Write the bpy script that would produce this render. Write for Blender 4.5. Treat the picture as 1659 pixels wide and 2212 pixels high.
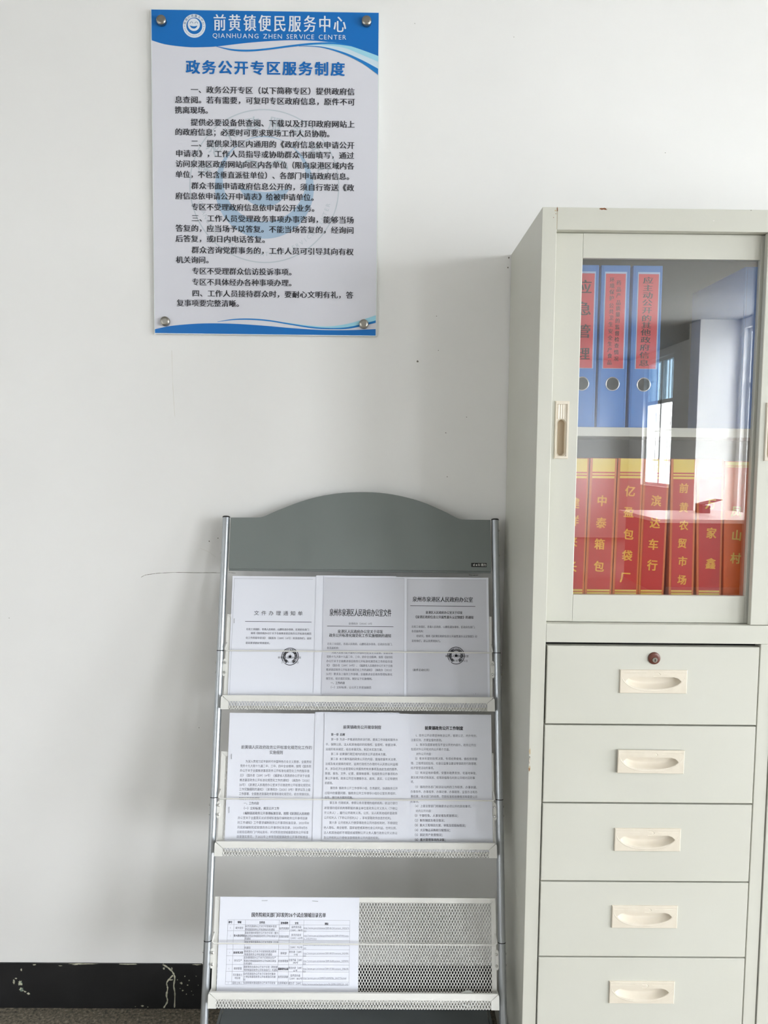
import bpy, bmesh, math, random
from mathutils import Vector, Matrix, Euler
random.seed(7)
for o in list(bpy.data.objects): bpy.data.objects.remove(o)
SC = bpy.context.scene
COL = SC.collection
PI = math.pi

# ------------------------------------------------------------------ camera
cam = bpy.data.cameras.new('camera'); cam_ob = bpy.data.objects.new('camera', cam); COL.objects.link(cam_ob)
YAW, PITCH, ROLL = 0.0069, -0.0748, 0.0106
f_ = Vector((math.sin(YAW)*math.cos(PITCH), math.cos(YAW)*math.cos(PITCH), math.sin(PITCH)))
r_ = Vector((math.cos(YAW), -math.sin(YAW), 0)); u_ = r_.cross(f_)
r2 = math.cos(ROLL)*r_ + math.sin(ROLL)*u_; u2 = r2.cross(f_)
cam_ob.matrix_world = Matrix(((r2.x, u2.x, -f_.x, 0.0), (r2.y, u2.y, -f_.y, -2.0), (r2.z, u2.z, -f_.z, 1.5057), (0, 0, 0, 1)))
cam.sensor_fit = 'VERTICAL'; cam.sensor_height = 24.0
cam.lens = 24.0*1672.69/2212.0
cam.clip_start = 0.05; cam.clip_end = 100
SC.camera = cam_ob

# ------------------------------------------------------------------ light and exposure
SC.view_settings.view_transform = 'Standard'; SC.view_settings.look = 'None'
SC.view_settings.gamma = 1.0; SC.view_settings.use_curve_mapping = False
SC.view_settings.exposure = EXPO = 1.36
try: SC.cycles.use_denoising = True
except Exception: pass
try:
    SC.cycles.max_bounces = 10; SC.cycles.diffuse_bounces = 6; SC.cycles.transparent_max_bounces = 24
except Exception: pass
SKY = 11.0                      # overcast daylight outside
world = bpy.data.worlds.new('daylight'); SC.world = world; world.use_nodes = True
wn = world.node_tree.nodes; wl = world.node_tree.links; wn.clear()
w_out = wn.new('ShaderNodeOutputWorld'); w_bg = wn.new('ShaderNodeBackground')
w_tc = wn.new('ShaderNodeTexCoord'); w_sep = wn.new('ShaderNodeSeparateXYZ'); w_rmp = wn.new('ShaderNodeValToRGB')
wl.new(w_tc.outputs['Generated'], w_sep.inputs[0]); wl.new(w_sep.outputs['Z'], w_rmp.inputs[0])
w_rmp.color_ramp.elements[0].position = 0.0; w_rmp.color_ramp.elements[0].color = (0.50, 0.525, 0.54, 1)
w_rmp.color_ramp.elements[1].position = 0.06; w_rmp.color_ramp.elements[1].color = (0.915, 0.957, 1.0, 1)
wl.new(w_rmp.outputs[0], w_bg.inputs[0]); w_bg.inputs[1].default_value = SKY
wl.new(w_bg.outputs[0], w_out.inputs[0])

# room extents (metres): the photographed wall is y = 0, the room runs towards -y
XL, XR, YB, ZC = -3.6, 4.6, -13.0, 3.26
WINDOWS = [(-2.7, -0.75, 0.25, 2.62), (-5.2, -3.5, 0.25, 2.90), (-8.6, -6.9, 0.45, 3.14), (-12.3, -10.95, 1.02, 3.14)]   # right-hand wall: y range, sill, head
LWIN = [(-7.0, -5.6, 1.02, 3.05)]                                            # left-hand wall
def portal(x, y0, y1, z0, z1, sgn):
    l = bpy.data.lights.new('sky_portal', 'AREA'); l.shape = 'RECTANGLE'; l.size = z1-z0; l.size_y = y1-y0
    l.cycles.is_portal = True
    o = bpy.data.objects.new('sky_portal', l); COL.objects.link(o)
    o.location = (x, (y0+y1)/2, (z0+z1)/2); o.rotation_euler = (0, sgn*PI/2, 0)
for a, b, c, d in WINDOWS: portal(XR+0.26, a, b, c, d, 1)
for a, b, c, d in LWIN: portal(XL-0.26, a, b, c, d, -1)

# ------------------------------------------------------------------ materials
def lin(c):
    o = []
    for v in c[:3]:
        v = v/255.0
        o.append(v/12.92 if v <= 0.04045 else ((v+0.055)/1.055)**2.4)
    return tuple(o)+(1.0,)
def mat(name, col, rough=0.5, metal=0.0, spec=0.5, noise=None, bump=None, coat=0.0):
    m = bpy.data.materials.new(name); m.use_nodes = True
    nt = m.node_tree; b = nt.nodes['Principled BSDF']
    b.inputs['Base Color'].default_value = lin(col); b.inputs['Roughness'].default_value = rough
    b.inputs['Metallic'].default_value = metal; b.inputs['Specular IOR Level'].default_value = spec
    if coat: b.inputs['Coat Weight'].default_value = coat; b.inputs['Coat Roughness'].default_value = 0.08
    if noise or bump:
        tc = nt.nodes.new('ShaderNodeTexCoord')
    if noise:                    # (scale, second colour, low, high)
        n = nt.nodes.new('ShaderNodeTexNoise'); n.inputs['Scale'].default_value = noise[0]; n.inputs['Detail'].default_value = 6
        rp = nt.nodes.new('ShaderNodeValToRGB'); mx = nt.nodes.new('ShaderNodeMix'); mx.data_type = 'RGBA'
        rp.color_ramp.elements[0].position = noise[2]; rp.color_ramp.elements[1].position = noise[3]
        nt.links.new(tc.outputs['Object'], n.inputs['Vector']); nt.links.new(n.outputs['Fac'], rp.inputs[0])
        nt.links.new(rp.outputs[0], mx.inputs['Factor'])
        mx.inputs[6].default_value = lin(col); mx.inputs[7].default_value = lin(noise[1])
        nt.links.new(mx.outputs[2], b.inputs['Base Color'])
    if bump:                     # (scale, strength)
        n2 = nt.nodes.new('ShaderNodeTexNoise'); n2.inputs['Scale'].default_value = bump[0]; n2.inputs['Detail'].default_value = 4
        bp = nt.nodes.new('ShaderNodeBump'); bp.inputs['Strength'].default_value = bump[1]; bp.inputs['Distance'].default_value = 0.002
        nt.links.new(tc.outputs['Object'], n2.inputs['Vector']); nt.links.new(n2.outputs['Fac'], bp.inputs['Height'])
        nt.links.new(bp.outputs[0], b.inputs['Normal'])
    return m
def glass_mat(name, f0, tint=(1, 1, 1, 1)):
    m = bpy.data.materials.new(name); m.use_nodes = True; nt = m.node_tree; nt.nodes.clear()
    out = nt.nodes.new('ShaderNodeOutputMaterial'); tr = nt.nodes.new('ShaderNodeBsdfTransparent'); gl = nt.nodes.new('ShaderNodeBsdfGlossy')
    tr.inputs[0].default_value = tint; gl.inputs['Roughness'].default_value = 0.0; gl.inputs[0].default_value = (1, 1, 1, 1)
    lw = nt.nodes.new('ShaderNodeLayerWeight'); lw.inputs[0].default_value = 0.5
    p = nt.nodes.new('ShaderNodeMath'); p.operation = 'POWER'; p.inputs[1].default_value = 5
    mu = nt.nodes.new('ShaderNodeMath'); mu.operation = 'MULTIPLY_ADD'; mu.inputs[1].default_value = 1-f0; mu.inputs[2].default_value = f0
    mx = nt.nodes.new('ShaderNodeMixShader')
    nt.links.new(lw.outputs['Facing'], p.inputs[0]); nt.links.new(p.outputs[0], mu.inputs[0]); nt.links.new(mu.outputs[0], mx.inputs[0])
    nt.links.new(tr.outputs[0], mx.inputs[1]); nt.links.new(gl.outputs[0], mx.inputs[2]); nt.links.new(mx.outputs[0], out.inputs[0])
    return m
M = {}
M['wall'] = mat('wall_paint', (240, 239, 237), 0.85, spec=0.2, noise=(1.3, (233, 232, 230), 0.35, 0.75), bump=(60, 0.05))
M['mark'] = mat('wall_scratch', (120, 114, 106), 0.9)
M['scuff'] = mat('wall_scuff', (222, 219, 212), 0.9)
M['ceil'] = mat('ceiling_paint', (182, 181, 178), 0.9, spec=0.2)
M['base'] = mat('black_skirting_paint', (24, 24, 26), 0.45, noise=(9, (34, 34, 36), 0.4, 0.8))
M['chip'] = mat('chipped_plaster', (205, 203, 182), 0.9, noise=(90, (150, 150, 130), 0.4, 0.7))
M['chipg'] = mat('chipped_green_paint', (120, 140, 128), 0.9, noise=(160, (196, 198, 172), 0.45, 0.6))
M['pillar'] = mat('pillar_paint', (235, 234, 230), 0.8)
M['cab'] = mat('cabinet_enamel', (203, 202, 192), 0.42, spec=0.4, noise=(3.0, (198, 197, 186), 0.3, 0.8), bump=(160, 0.03))
M['cabshade'] = mat('cabinet_enamel_shaded', (112, 110, 102), 0.5)  # same enamel as outside, darkened to paint in the interior shade
M['rust'] = mat('rust', (104, 62, 40), 0.9, noise=(300, (150, 96, 54), 0.4, 0.7))
M['rust2'] = mat('rust_stain', (186, 168, 136), 0.9)
M['darkfill'] = mat('dark_mark_and_shade', (22, 20, 20), 0.9)  # near-black for small marks and for painted shade behind the drawers
M['plastic'] = mat('cream_plastic', (220, 211, 195), 0.38, noise=(40, (213, 203, 186), 0.4, 0.8))
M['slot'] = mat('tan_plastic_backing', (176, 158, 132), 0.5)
M['lock'] = mat('brown_lock_plastic', (100, 56, 44), 0.35)
M['steel'] = mat('steel', (170, 166, 158), 0.3, metal=1.0)
M['glass'] = glass_mat('cabinet_glass', 0.135)
M['pane'] = glass_mat('window_glass', 0.04)
M['bluepane'] = glass_mat('tinted_window_glass', 0.05, (0.34, 0.40, 0.44, 1))
M['blue'] = mat('blue_binder_plastic', (62, 124, 198), 0.4, spec=0.4)
M['bluedk'] = mat('blue_binder_edge', (48, 92, 160), 0.4)
M['redlbl'] = mat('red_paper_label', (206, 62, 70), 0.55)
M['ink'] = mat('black_ink', (26, 24, 24), 0.6)
M['brush'] = mat('brown_black_ink', (40, 27, 25), 0.6)
M['hole'] = mat('dark_hole', (10, 10, 13), 0.7)
M['chrome'] = mat('chrome_ring', (225, 225, 222), 0.2, metal=1.0)
M['clear'] = mat('label_sleeve_edge', (170, 196, 226), 0.2)
M['page'] = mat('paper_block', (214, 208, 196), 0.8)
M['redb'] = mat('red_folder_vinyl', (190, 44, 40), 0.38, spec=0.5, bump=(25, 0.05))
M['orange'] = mat('orange_folder_edge', (206, 112, 50), 0.4)
M['orangeb'] = mat('orange_folder_vinyl', (226, 104, 28), 0.38)
M['yellow'] = mat('yellow_band', (226, 200, 84), 0.4, noise=(18, (232, 212, 120), 0.45, 0.7))
M['gold'] = mat('gold_lettering', (232, 176, 62), 0.4)
M['fgrey'] = mat('folder_board_edge', (70, 66, 76), 0.6)
M['sign'] = mat('sign_print_white', (219, 219, 227), 0.28, spec=0.35)
M['sblue'] = mat('sign_print_blue', (26, 112, 190), 0.28, spec=0.35)
M['smid'] = mat('sign_print_mid_blue', (36, 126, 200), 0.28, spec=0.35)
M['scyan'] = mat('sign_print_cyan', (160, 214, 232), 0.28, spec=0.35)
M['spale'] = mat('sign_print_pale', (204, 222, 234), 0.28, spec=0.35)
M['swhite'] = mat('sign_print_white_ink', (226, 232, 240), 0.28, spec=0.35)
M['stitle'] = mat('sign_print_title_blue', (24, 108, 186), 0.28, spec=0.35)
M['sink'] = mat('sign_print_ink', (48, 48, 54), 0.28, spec=0.35)
M['wm1'] = mat('sign_watermark_line', (192, 200, 208), 0.28, spec=0.35)
M['wm2'] = mat('sign_watermark_fill', (170, 192, 214), 0.28, spec=0.35)
M['logoink'] = mat('sign_logo_grey', (110, 136, 166), 0.28, spec=0.35)
M['acryl'] = mat('acrylic_edge', (225, 232, 232), 0.15)
M['hdr'] = mat('rack_grey_enamel', (118, 124, 122), 0.45, noise=(5, (112, 118, 116), 0.35, 0.8), bump=(220, 0.04))
M['basep'] = mat('rack_base_enamel', (84, 90, 92), 0.45, bump=(220, 0.04))
M['pole'] = mat('silver_tube', (178, 182, 186), 0.34, metal=0.85)
M['cap'] = mat('black_plastic', (18, 18, 18), 0.5)
M['tray'] = mat('tray_white_enamel', (222, 221, 216), 0.4)
M['mesh'] = mat('mesh_white_enamel', (222, 221, 217), 0.45)
M['paper'] = mat('white_paper', (227, 229, 238), 0.8, spec=0.15)
M['grayp'] = mat('photocopied_paper', (208, 209, 217), 0.8, spec=0.15)
M['t0'] = mat('print_black', (30, 30, 34), 0.8, spec=0.1)
M['t1'] = mat('print_dark_grey', (62, 62, 70), 0.8, spec=0.1)
M['t2'] = mat('print_grey', (126, 126, 136), 0.8, spec=0.1)
M['t3'] = mat('print_light_grey', (150, 150, 160), 0.8, spec=0.1)
M['rule'] = mat('print_faint_rule', (176, 178, 186), 0.8, spec=0.1)
M['staple'] = mat('staple_wire', (150, 150, 152), 0.3, metal=0.9)
M['white'] = mat('white_frame', (228, 228, 226), 0.4)
M['bars'] = mat('window_bar', (176, 176, 172), 0.4)
M['wood'] = mat('dark_desk', (92, 50, 44), 0.4)
M['desktop'] = mat('desk_top', (212, 204, 196), 0.3)
M['tape'] = mat('pale_plastic', (205, 208, 205), 0.25)
def floor_mat():
    m = mat('speckled_granite_floor', (128, 120, 106), 0.5); nt = m.node_tree; b = nt.nodes['Principled BSDF']
    tc = nt.nodes.new('ShaderNodeTexCoord')
    n = nt.nodes.new('ShaderNodeTexNoise'); n.inputs['Scale'].default_value = 120; n.inputs['Detail'].default_value = 6; n.inputs['Roughness'].default_value = 0.7
    rp = nt.nodes.new('ShaderNodeValToRGB'); e = rp.color_ramp.elements
    e[0].position = 0.36; e[0].color = lin((64, 60, 54)); e[1].position = 0.66; e[1].color = lin((182, 173, 152))
    k = e.new(0.47); k.color = lin((116, 110, 98)); k2 = e.new(0.56); k2.color = lin((138, 128, 113))
    nt.links.new(tc.outputs['Object'], n.inputs['Vector'])
    nt.links.new(n.outputs['Fac'], rp.inputs[0]); nt.links.new(rp.outputs[0], b.inputs['Base Color']); return m
M['floor'] = floor_mat()

# ------------------------------------------------------------------ mesh helpers
class MB:
    def __init__(s): s.v = []; s.f = []; s.m = []; s.mats = []; s.smooth = []
    def mi(s, key):
        if key not in s.mats: s.mats.append(key)
        return s.mats.index(key)
    def add(s, verts, faces, key, smooth=False):
        b = len(s.v); i = s.mi(key); s.v.extend(tuple(p) for p in verts)
        for fc in faces: s.f.append(tuple(b+k for k in fc)); s.m.append(i); s.smooth.append(smooth)
    def box(s, x0, x1, y0, y1, z0, z1, key, bev=0.0):
        if x1 < x0: x0, x1 = x1, x0
        if y1 < y0: y0, y1 = y1, y0
        if z1 < z0: z0, z1 = z1, z0
        if bev <= 0:
            s.add([(x0,y0,z0),(x1,y0,z0),(x1,y1,z0),(x0,y1,z0),(x0,y0,z1),(x1,y0,z1),(x1,y1,z1),(x0,y1,z1)],
                  [(0,3,2,1),(4,5,6,7),(0,1,5,4),(1,2,6,5),(2,3,7,6),(3,0,4,7)], key)
        else:
            bm = bmesh.new(); bmesh.ops.create_cube(bm, size=1.0)
            for p in bm.verts: p.co = Vector(((x0+x1)/2+p.co.x*(x1-x0), (y0+y1)/2+p.co.y*(y1-y0), (z0+z1)/2+p.co.z*(z1-z0)))
            bmesh.ops.bevel(bm, geom=list(bm.edges), offset=bev, segments=2, profile=0.6, affect='EDGES')
            s.bm(bm, key)
    def bm(s, bm, key, smooth=False):
        bm.verts.index_update()
        s.add([tuple(p.co) for p in bm.verts], [[p.index for p in fc.verts] for fc in bm.faces], key, smooth); bm.free()
    def tube(s, a, b, r, key, n=16, cap=True, r1=None):
        a = Vector(a); b = Vector(b); d = (b-a).normalized()
        e1 = d.orthogonal().normalized(); e2 = d.cross(e1); vs = []
        r1 = r if r1 is None else r1
        for p, rr in ((a, r), (b, r1)):
            for k in range(n):
                t = 2*PI*k/n; vs.append(p+e1*rr*math.cos(t)+e2*rr*math.sin(t))
        s.add(vs, [(k, (k+1) % n, n+(k+1) % n, n+k) for k in range(n)], key, True)
        if cap: s.add(vs, [tuple(range(n-1, -1, -1)), tuple(range(n, 2*n))], key)
    def path(s, pts, r, key, n=8):
        pts = [Vector(p) for p in pts]; rings = []
        for i, p in enumerate(pts):
            d = (pts[min(i+1, len(pts)-1)]-pts[max(i-1, 0)]).normalized()
            ref = Vector((0, 1, 0.03)) if abs(d.y) < 0.9 else Vector((1, 0, 0))
            e1 = d.cross(ref).normalized(); e2 = d.cross(e1)
            rings.append([p+e1*r*math.cos(2*PI*k/n)+e2*r*math.sin(2*PI*k/n) for k in range(n)])
        vs = [q for rg in rings for q in rg]; fs = []
        for i in range(len(rings)-1):
            for k in range(n): fs.append((i*n+k, i*n+(k+1) % n, (i+1)*n+(k+1) % n, (i+1)*n+k))
        fs += [tuple(range(n-1, -1, -1)), tuple(range((len(rings)-1)*n, len(rings)*n))]
        s.add(vs, fs, key, True)
    def lathe(s, c, axis, prof, key, n=24, smooth=True):     # prof: (radius, height along axis)
        axis = Vector(axis).normalized(); e1 = axis.orthogonal().normalized(); e2 = axis.cross(e1); c = Vector(c); vs = []; fs = []
        for r, h in prof:
            for k in range(n):
                t = 2*PI*k/n; vs.append(c+axis*h+e1*r*math.cos(t)+e2*r*math.sin(t))
        for i in range(len(prof)-1):
            for k in range(n): fs.append((i*n+k, i*n+(k+1) % n, (i+1)*n+(k+1) % n, (i+1)*n+k))
        s.add(vs, fs, key, smooth)
        s.add(vs, [tuple(range(n)), tuple(range((len(prof)-1)*n, len(prof)*n))], key)
    def poly(s, pts, key):                                    # one flat n-gon, triangulated
        bm = bmesh.new(); vs = [bm.verts.new(p) for p in pts]; fc = bm.faces.new(vs)
        bmesh.ops.triangulate(bm, faces=[fc]); s.bm(bm, key)
    def slab(s, pts, off, key):                               # n-gon extruded by the vector off
        bm = bmesh.new(); vs = [bm.verts.new(p) for p in pts]; fc = bm.faces.new(vs)
        g = bmesh.ops.extrude_face_region(bm, geom=[fc])
        bmesh.ops.translate(bm, vec=Vector(off), verts=[e for e in g['geom'] if isinstance(e, bmesh.types.BMVert)])
        bmesh.ops.recalc_face_normals(bm, faces=list(bm.faces)); s.bm(bm, key)
    def strip(s, top, bot, key):
        n = len(top); s.add(list(top)+list(bot), [(i, i+1, n+i+1, n+i) for i in range(n-1)], key)
    def build(s, name, parent=None, org=(0, 0, 0), kind=None):
        me = bpy.data.meshes.new(name); ox, oy, oz = org
        me.from_pydata([(p[0]-ox, p[1]-oy, p[2]-oz) for p in s.v], [], s.f)
        for k in s.mats: me.materials.append(M[k])
        me.polygons.foreach_set('material_index', s.m); me.polygons.foreach_set('use_smooth', s.smooth); me.update()
        o = bpy.data.objects.new(name, me); COL.objects.link(o)
        if parent is not None: o.parent = parent
        else: o.location = org
        if kind: o['kind'] = kind
        return o
def thing(name, label, cat, loc, group=None):
    o = bpy.data.objects.new(name, None); COL.objects.link(o); o.location = loc; o.empty_display_size = 0.05
    return tag(o, label, cat, group)
def tag(o, label, cat, group=None):
    o['label'] = label; o['category'] = cat
    if group: o['group'] = group
    return o
def dup(ob, name, parent, shift=(0, 0, 0)):
    c = ob.copy(); c.name = name; COL.objects.link(c); c.parent = parent; c.location = Vector(ob.location)+Vector(shift); return c

# ------------------------------------------------------------------ lettering: every character becomes a small mesh, laid out by hand
GL = {}
def need(chars, bold):
    todo = [c for c in sorted(set(chars)) if (c, bold) not in GL and c.strip()]
    obs = []
    for c in todo:
        cu = bpy.data.curves.new('glyph', 'FONT'); cu.body = c; cu.size = 1.0; cu.resolution_u = 2
        cu.fill_mode = 'FRONT'
        o = bpy.data.objects.new('glyph', cu); COL.objects.link(o); obs.append((c, o))
    bpy.context.view_layer.update(); dg = bpy.context.evaluated_depsgraph_get()
    for c, o in obs:
        me = o.evaluated_get(dg).to_mesh()
        vs = [(p.co.x, p.co.y) for p in me.vertices]; fs = [tuple(p.vertices) for p in me.polygons]
        o.evaluated_get(dg).to_mesh_clear()
        sh = (((0, 0),), ((-0.021, 0), (0.021, 0)), ((-0.028, -0.018), (0.028, -0.018), (-0.028, 0.018), (0.028, 0.018)))[bold]
        GL[(c, bold)] = ([(p[0]+a, p[1]+b, k) for k, (a, b) in enumerate(sh) for p in vs], [tuple(k+i*len(vs) for k in f) for i in range(len(sh)) for f in fs])
    for c, o in obs:
        cu = o.data; bpy.data.objects.remove(o); bpy.data.curves.remove(cu)
need('国', 0)
_g = GL[('国', 0)][0]; GX0 = min(p[0] for p in _g); GX1 = max(p[0] for p in _g); GY0 = min(p[1] for p in _g); GY1 = max(p[1] for p in _g)
GW = GX1-GX0; EM = GW/0.83; LSB = GX0-(EM-GW)/2; GYC = (GY0+GY1)/2; GH = GY1-GY0
def adv(c, bold):
    if c == ' ': return 0.42*EM
    if ord(c) < 0x2000:
        vs = GL[(c, bold)][0]; return max(p[0] for p in vs)-min(p[0] for p in vs)+0.10*EM
    return EM
def layout(txt, width, h, bold, narrow=1.0):
    """positions each glyph: list of (char, x of cell start, horizontal scale); x in metres from the left end"""
    need(txt, bold)
    advs = [adv(c, bold) for c in txt]; T = sum(advs); start = 0.0
    if txt[-1] in '。，、；：': T -= 0.55*EM
    if txt[-1] in '）》〕': T -= 0.5*EM
    if txt[0] in '（《〔': T -= 0.5*EM; start = -0.5*EM
    sy = h/GH; pitch = width/T; sx = min(pitch, sy*1.04*narrow); x = start*pitch; out = []
    for c, a in zip(txt, advs):
        out.append((c, x+(a*pitch-a*sx)/2, sx, sy)); x += a*pitch
    return out
def lift(place, a, b, k):
    o = Vector(place(a, b))
    if k == 0: return o
    n = (Vector(place(a+1, b))-o).cross(Vector(place(a, b+1))-o).normalized()
    return o+n*(k*3.5e-5)
def letters(mb, txt, x0, x1, yc, h, bold, key, place, narrow=1.0):
    """place(a, b) maps in-plane metres to 3-D"""
    for c, x, sx, sy in layout(txt, x1-x0, h, bold, narrow):
        if not c.strip(): continue
        vs, fs = GL[(c, bold)]
        lo = (min(p[0] for p in vs)-0.05*EM) if ord(c) < 0x2000 else LSB
        mb.add([lift(place, x0+x+(p[0]-lo)*sx, yc+(p[1]-GYC)*sy, p[2]) for p in vs], fs, key)
def letter_at(mb, c, x, y, h, bold, key, place, wide=1.0, rot=0.0):
    need(c, bold); vs, fs = GL[(c, bold)]; k = h/GH; cx = (GX0+GX1)/2
    if ord(c) < 0x2000: cx = (min(p[0] for p in vs)+max(p[0] for p in vs))/2
    ca, sa = math.cos(rot), math.sin(rot); pts = []
    for p in vs:
        a = (p[0]-cx)*k*wide; b = (p[1]-GYC)*k
        pts.append(lift(place, x+a*ca-b*sa, y+a*sa+b*ca, p[2]))
    mb.add(pts, fs, key)
def ring_text(mb, txt, cx, cy, r, h, a0, a1, key, place, bold=0, inward=False):
    """letters around a circle from angle a0 to a1 (degrees); inward = feet point outwards"""
    n = len(txt)
    for i, c in enumerate(txt):
        if not c.strip(): continue
        a = math.radians(a0+(a1-a0)*(i/(n-1) if n > 1 else 0))
        rot = a-PI/2 if not inward else a+PI/2
        letter_at(mb, c, cx+r*math.cos(a), cy+r*math.sin(a), h, bold, key, place, 1.0, rot)
def ring(mb, cx, cy, r0, r1, key, place, n=64, a0=0, a1=360, cx1=None, cy1=None):
    cx1 = cx if cx1 is None else cx1; cy1 = cy if cy1 is None else cy1
    A = [math.radians(a0+(a1-a0)*k/n) for k in range(n+1)]
    mb.strip([place(cx1+r1*math.cos(t), cy1+r1*math.sin(t)) for t in A], [place(cx+r0*math.cos(t), cy+r0*math.sin(t)) for t in A], key)
def disc(mb, cx, cy, r, key, place, n=48):
    mb.add([place(cx+r*math.cos(2*PI*k/n), cy+r*math.sin(2*PI*k/n)) for k in range(n)], [tuple(range(n))], key)
def star(mb, cx, cy, r, key, place):
    pts = [(cx+(r if k % 2 == 0 else r*0.4)*math.cos(PI/2+k*PI/5), cy+(r if k % 2 == 0 else r*0.4)*math.sin(PI/2+k*PI/5)) for k in range(10)]
    vs = [place(cx, cy)]+[place(*p) for p in pts]
    mb.add(vs, [(0, 1+k, 1+(k+1) % 10) for k in range(10)], key)
def curve_pts(P, n=8):                                        # Catmull-Rom through 2-D points
    out = []
    for i in range(len(P)-1):
        p0 = P[max(i-1, 0)]; p1 = P[i]; p2 = P[i+1]; p3 = P[min(i+2, len(P)-1)]
        for k in range(n):
            t = k/n
            out.append(tuple(0.5*(2*p1[j]+(p2[j]-p0[j])*t+(2*p0[j]-5*p1[j]+4*p2[j]-p3[j])*t*t+(3*p1[j]-p0[j]-3*p2[j]+p3[j])*t**3) for j in (0, 1)))
    out.append(tuple(P[-1])); return out
def blob(mb, cx, cy, rx, ry, key, place, seed=0, n=14, rough=0.35):
    rn = random.Random(seed)
    pts = [place(cx+rx*(1+rough*(rn.random()-0.6))*math.cos(2*PI*k/n), cy+ry*(1+rough*(rn.random()-0.6))*math.sin(2*PI*k/n)) for k in range(n)]
    mb.add([place(cx, cy)]+pts, [(0, 1+k, 1+(k+1) % n) for k in range(n)], key)
def scratch(mb, P, w, key, place, seed=1):
    rn = random.Random(seed); C = curve_pts(P, 5); up = []; dn = []
    for i, p in enumerate(C):
        q = C[min(i+1, len(C)-1)]; o = C[max(i-1, 0)]; dx, dy = q[0]-o[0], q[1]-o[1]; l = math.hypot(dx, dy) or 1
        ww = w*(0.5+rn.random()*0.8)/2; up.append(place(p[0]-dy/l*ww, p[1]+dx/l*ww)); dn.append(place(p[0]+dy/l*ww, p[1]-dx/l*ww))
    mb.strip(up, dn, key)
SIGN_LINES = [('一、政务公开专区（以下简称专区）提供政府信',-0.4751,-0.0691,2.3976,0.0175,1),('息查阅。若有需要，可复印专区政府信息，原件不可',-0.514,-0.0682,2.3731,0.0175,1),('携离现场。',-0.5143,-0.4309,2.3484,0.0175,1),('提供必要设备供查阅、下载以及打印政府网站上',-0.4758,-0.0685,2.3196,0.0175,1),('的政府信息；必要时可要求现场工作人员协助。',-0.5144,-0.1299,2.296,0.0175,1),('二、提供泉港区内通用的《政府信息依申请公开',-0.4754,-0.0688,2.2692,0.0175,1),('申请表》，工作人员指导或协助群众书面填写，通过',-0.5138,-0.0694,2.2445,0.0175,1),('访问泉港区政府网站向区内各单位（限向泉港区域内各',-0.514,-0.0692,2.2195,0.0175,1),('单位，不包含垂直派驻单位）、各部门申请政府信息。',-0.5143,-0.0804,2.1939,0.0175,1),('群众书面申请政府信息公开的，须自行寄送《政',-0.4755,-0.0688,2.1668,0.0175,1),('府信息依申请公开申请表》给被申请单位。',-0.5148,-0.1686,2.1419,0.0175,1),('专区不受理政府信息依申请公开业务。',-0.4752,-0.1667,2.1155,0.0175,1),('三、工作人员受理政务事项办事咨询，能够当场',-0.4754,-0.0689,2.0881,0.0175,1),('答复的，应当场予以答复。不能当场答复的，经询问',-0.5155,-0.0687,2.0631,0.0175,1),('后答复，或1日内电话答复。',-0.5154,-0.2904,2.0378,0.0175,1),('群众咨询党群事务的，工作人员可引导其向有权',-0.4757,-0.069,2.0104,0.0175,1),('机关询问。',-0.5151,-0.4314,1.9859,0.0175,1),('专区不受理群众信访投诉事项。',-0.4753,-0.2236,1.9588,0.0175,1),('专区不具体经办各种事项办理。',-0.4756,-0.2236,1.9318,0.0175,1),('四、工作人员接待群众时，要耐心文明有礼，答',-0.4754,-0.069,1.9037,0.0175,1),('复事项要完整清晰。',-0.5143,-0.3557,1.8794,0.0175,1)]
SIGN_HEAD = [('前黄镇便民服务中心',-0.4206,-0.0892,2.5564,0.0364,1),('QIANHUANG ZHEN SERVICE CENTER',-0.4218,-0.0901,2.5268,0.0137,0)]
SIGN_TITLE = [('政务公开专区服务制度',-0.4885,-0.0921,2.4508,0.0334,2)]
W_TOP = [[-0.5718,2.5143],[-0.5353,2.5044],[-0.4809,2.4988],[-0.4373,2.4994],[-0.4045,2.5019],[-0.3355,2.5106],[-0.2628,2.5168],[-0.2082,2.5186],[-0.1537,2.5169],[-0.099,2.5103],[-0.0626,2.501],[-0.0106,2.4835]]
W_LINE1 = ([[-0.4154,2.5025],[-0.3719,2.4954],[-0.3282,2.4946],[-0.2809,2.4991],[-0.2264,2.5068],[-0.1718,2.5128],[-0.1173,2.5136],[-0.0662,2.5045]],[[-0.4154,2.5018],[-0.3719,2.4916],[-0.3282,2.4901],[-0.2809,2.4949],[-0.2264,2.5023],[-0.1718,2.5086],[-0.1172,2.5101],[-0.0662,2.5038]])
W_CYAN = ([[-0.19,2.5098],[-0.1355,2.5151],[-0.099,2.5107],[-0.0626,2.501],[-0.0106,2.4835]],[[-0.19,2.5049],[-0.1427,2.5027],[-0.0989,2.4911],[-0.0514,2.4718],[-0.0103,2.4513]])
W_PALE = ([[-0.2046,2.5047],[-0.1536,2.5078],[-0.099,2.5026],[-0.0625,2.4898],[-0.0105,2.4695]],[[-0.2046,2.504],[-0.1427,2.502],[-0.0989,2.4904],[-0.0514,2.4711],[-0.0103,2.4509]])
W_LINE2 = ([[-0.2082,2.505],[-0.1536,2.5043],[-0.0989,2.4921],[-0.0514,2.4732],[-0.0103,2.4527]],[[-0.2082,2.5043],[-0.1536,2.5019],[-0.0989,2.4872],[-0.0513,2.4655],[-0.0102,2.4379]])
B_TOP = [[-0.5716,1.8134],[-0.5238,1.8232],[-0.4492,1.8295],[-0.3746,1.8297],[-0.3,1.8261],[-0.2253,1.8207],[-0.1505,1.8168],[-0.0757,1.8173],[-0.0114,1.8206]]
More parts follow.
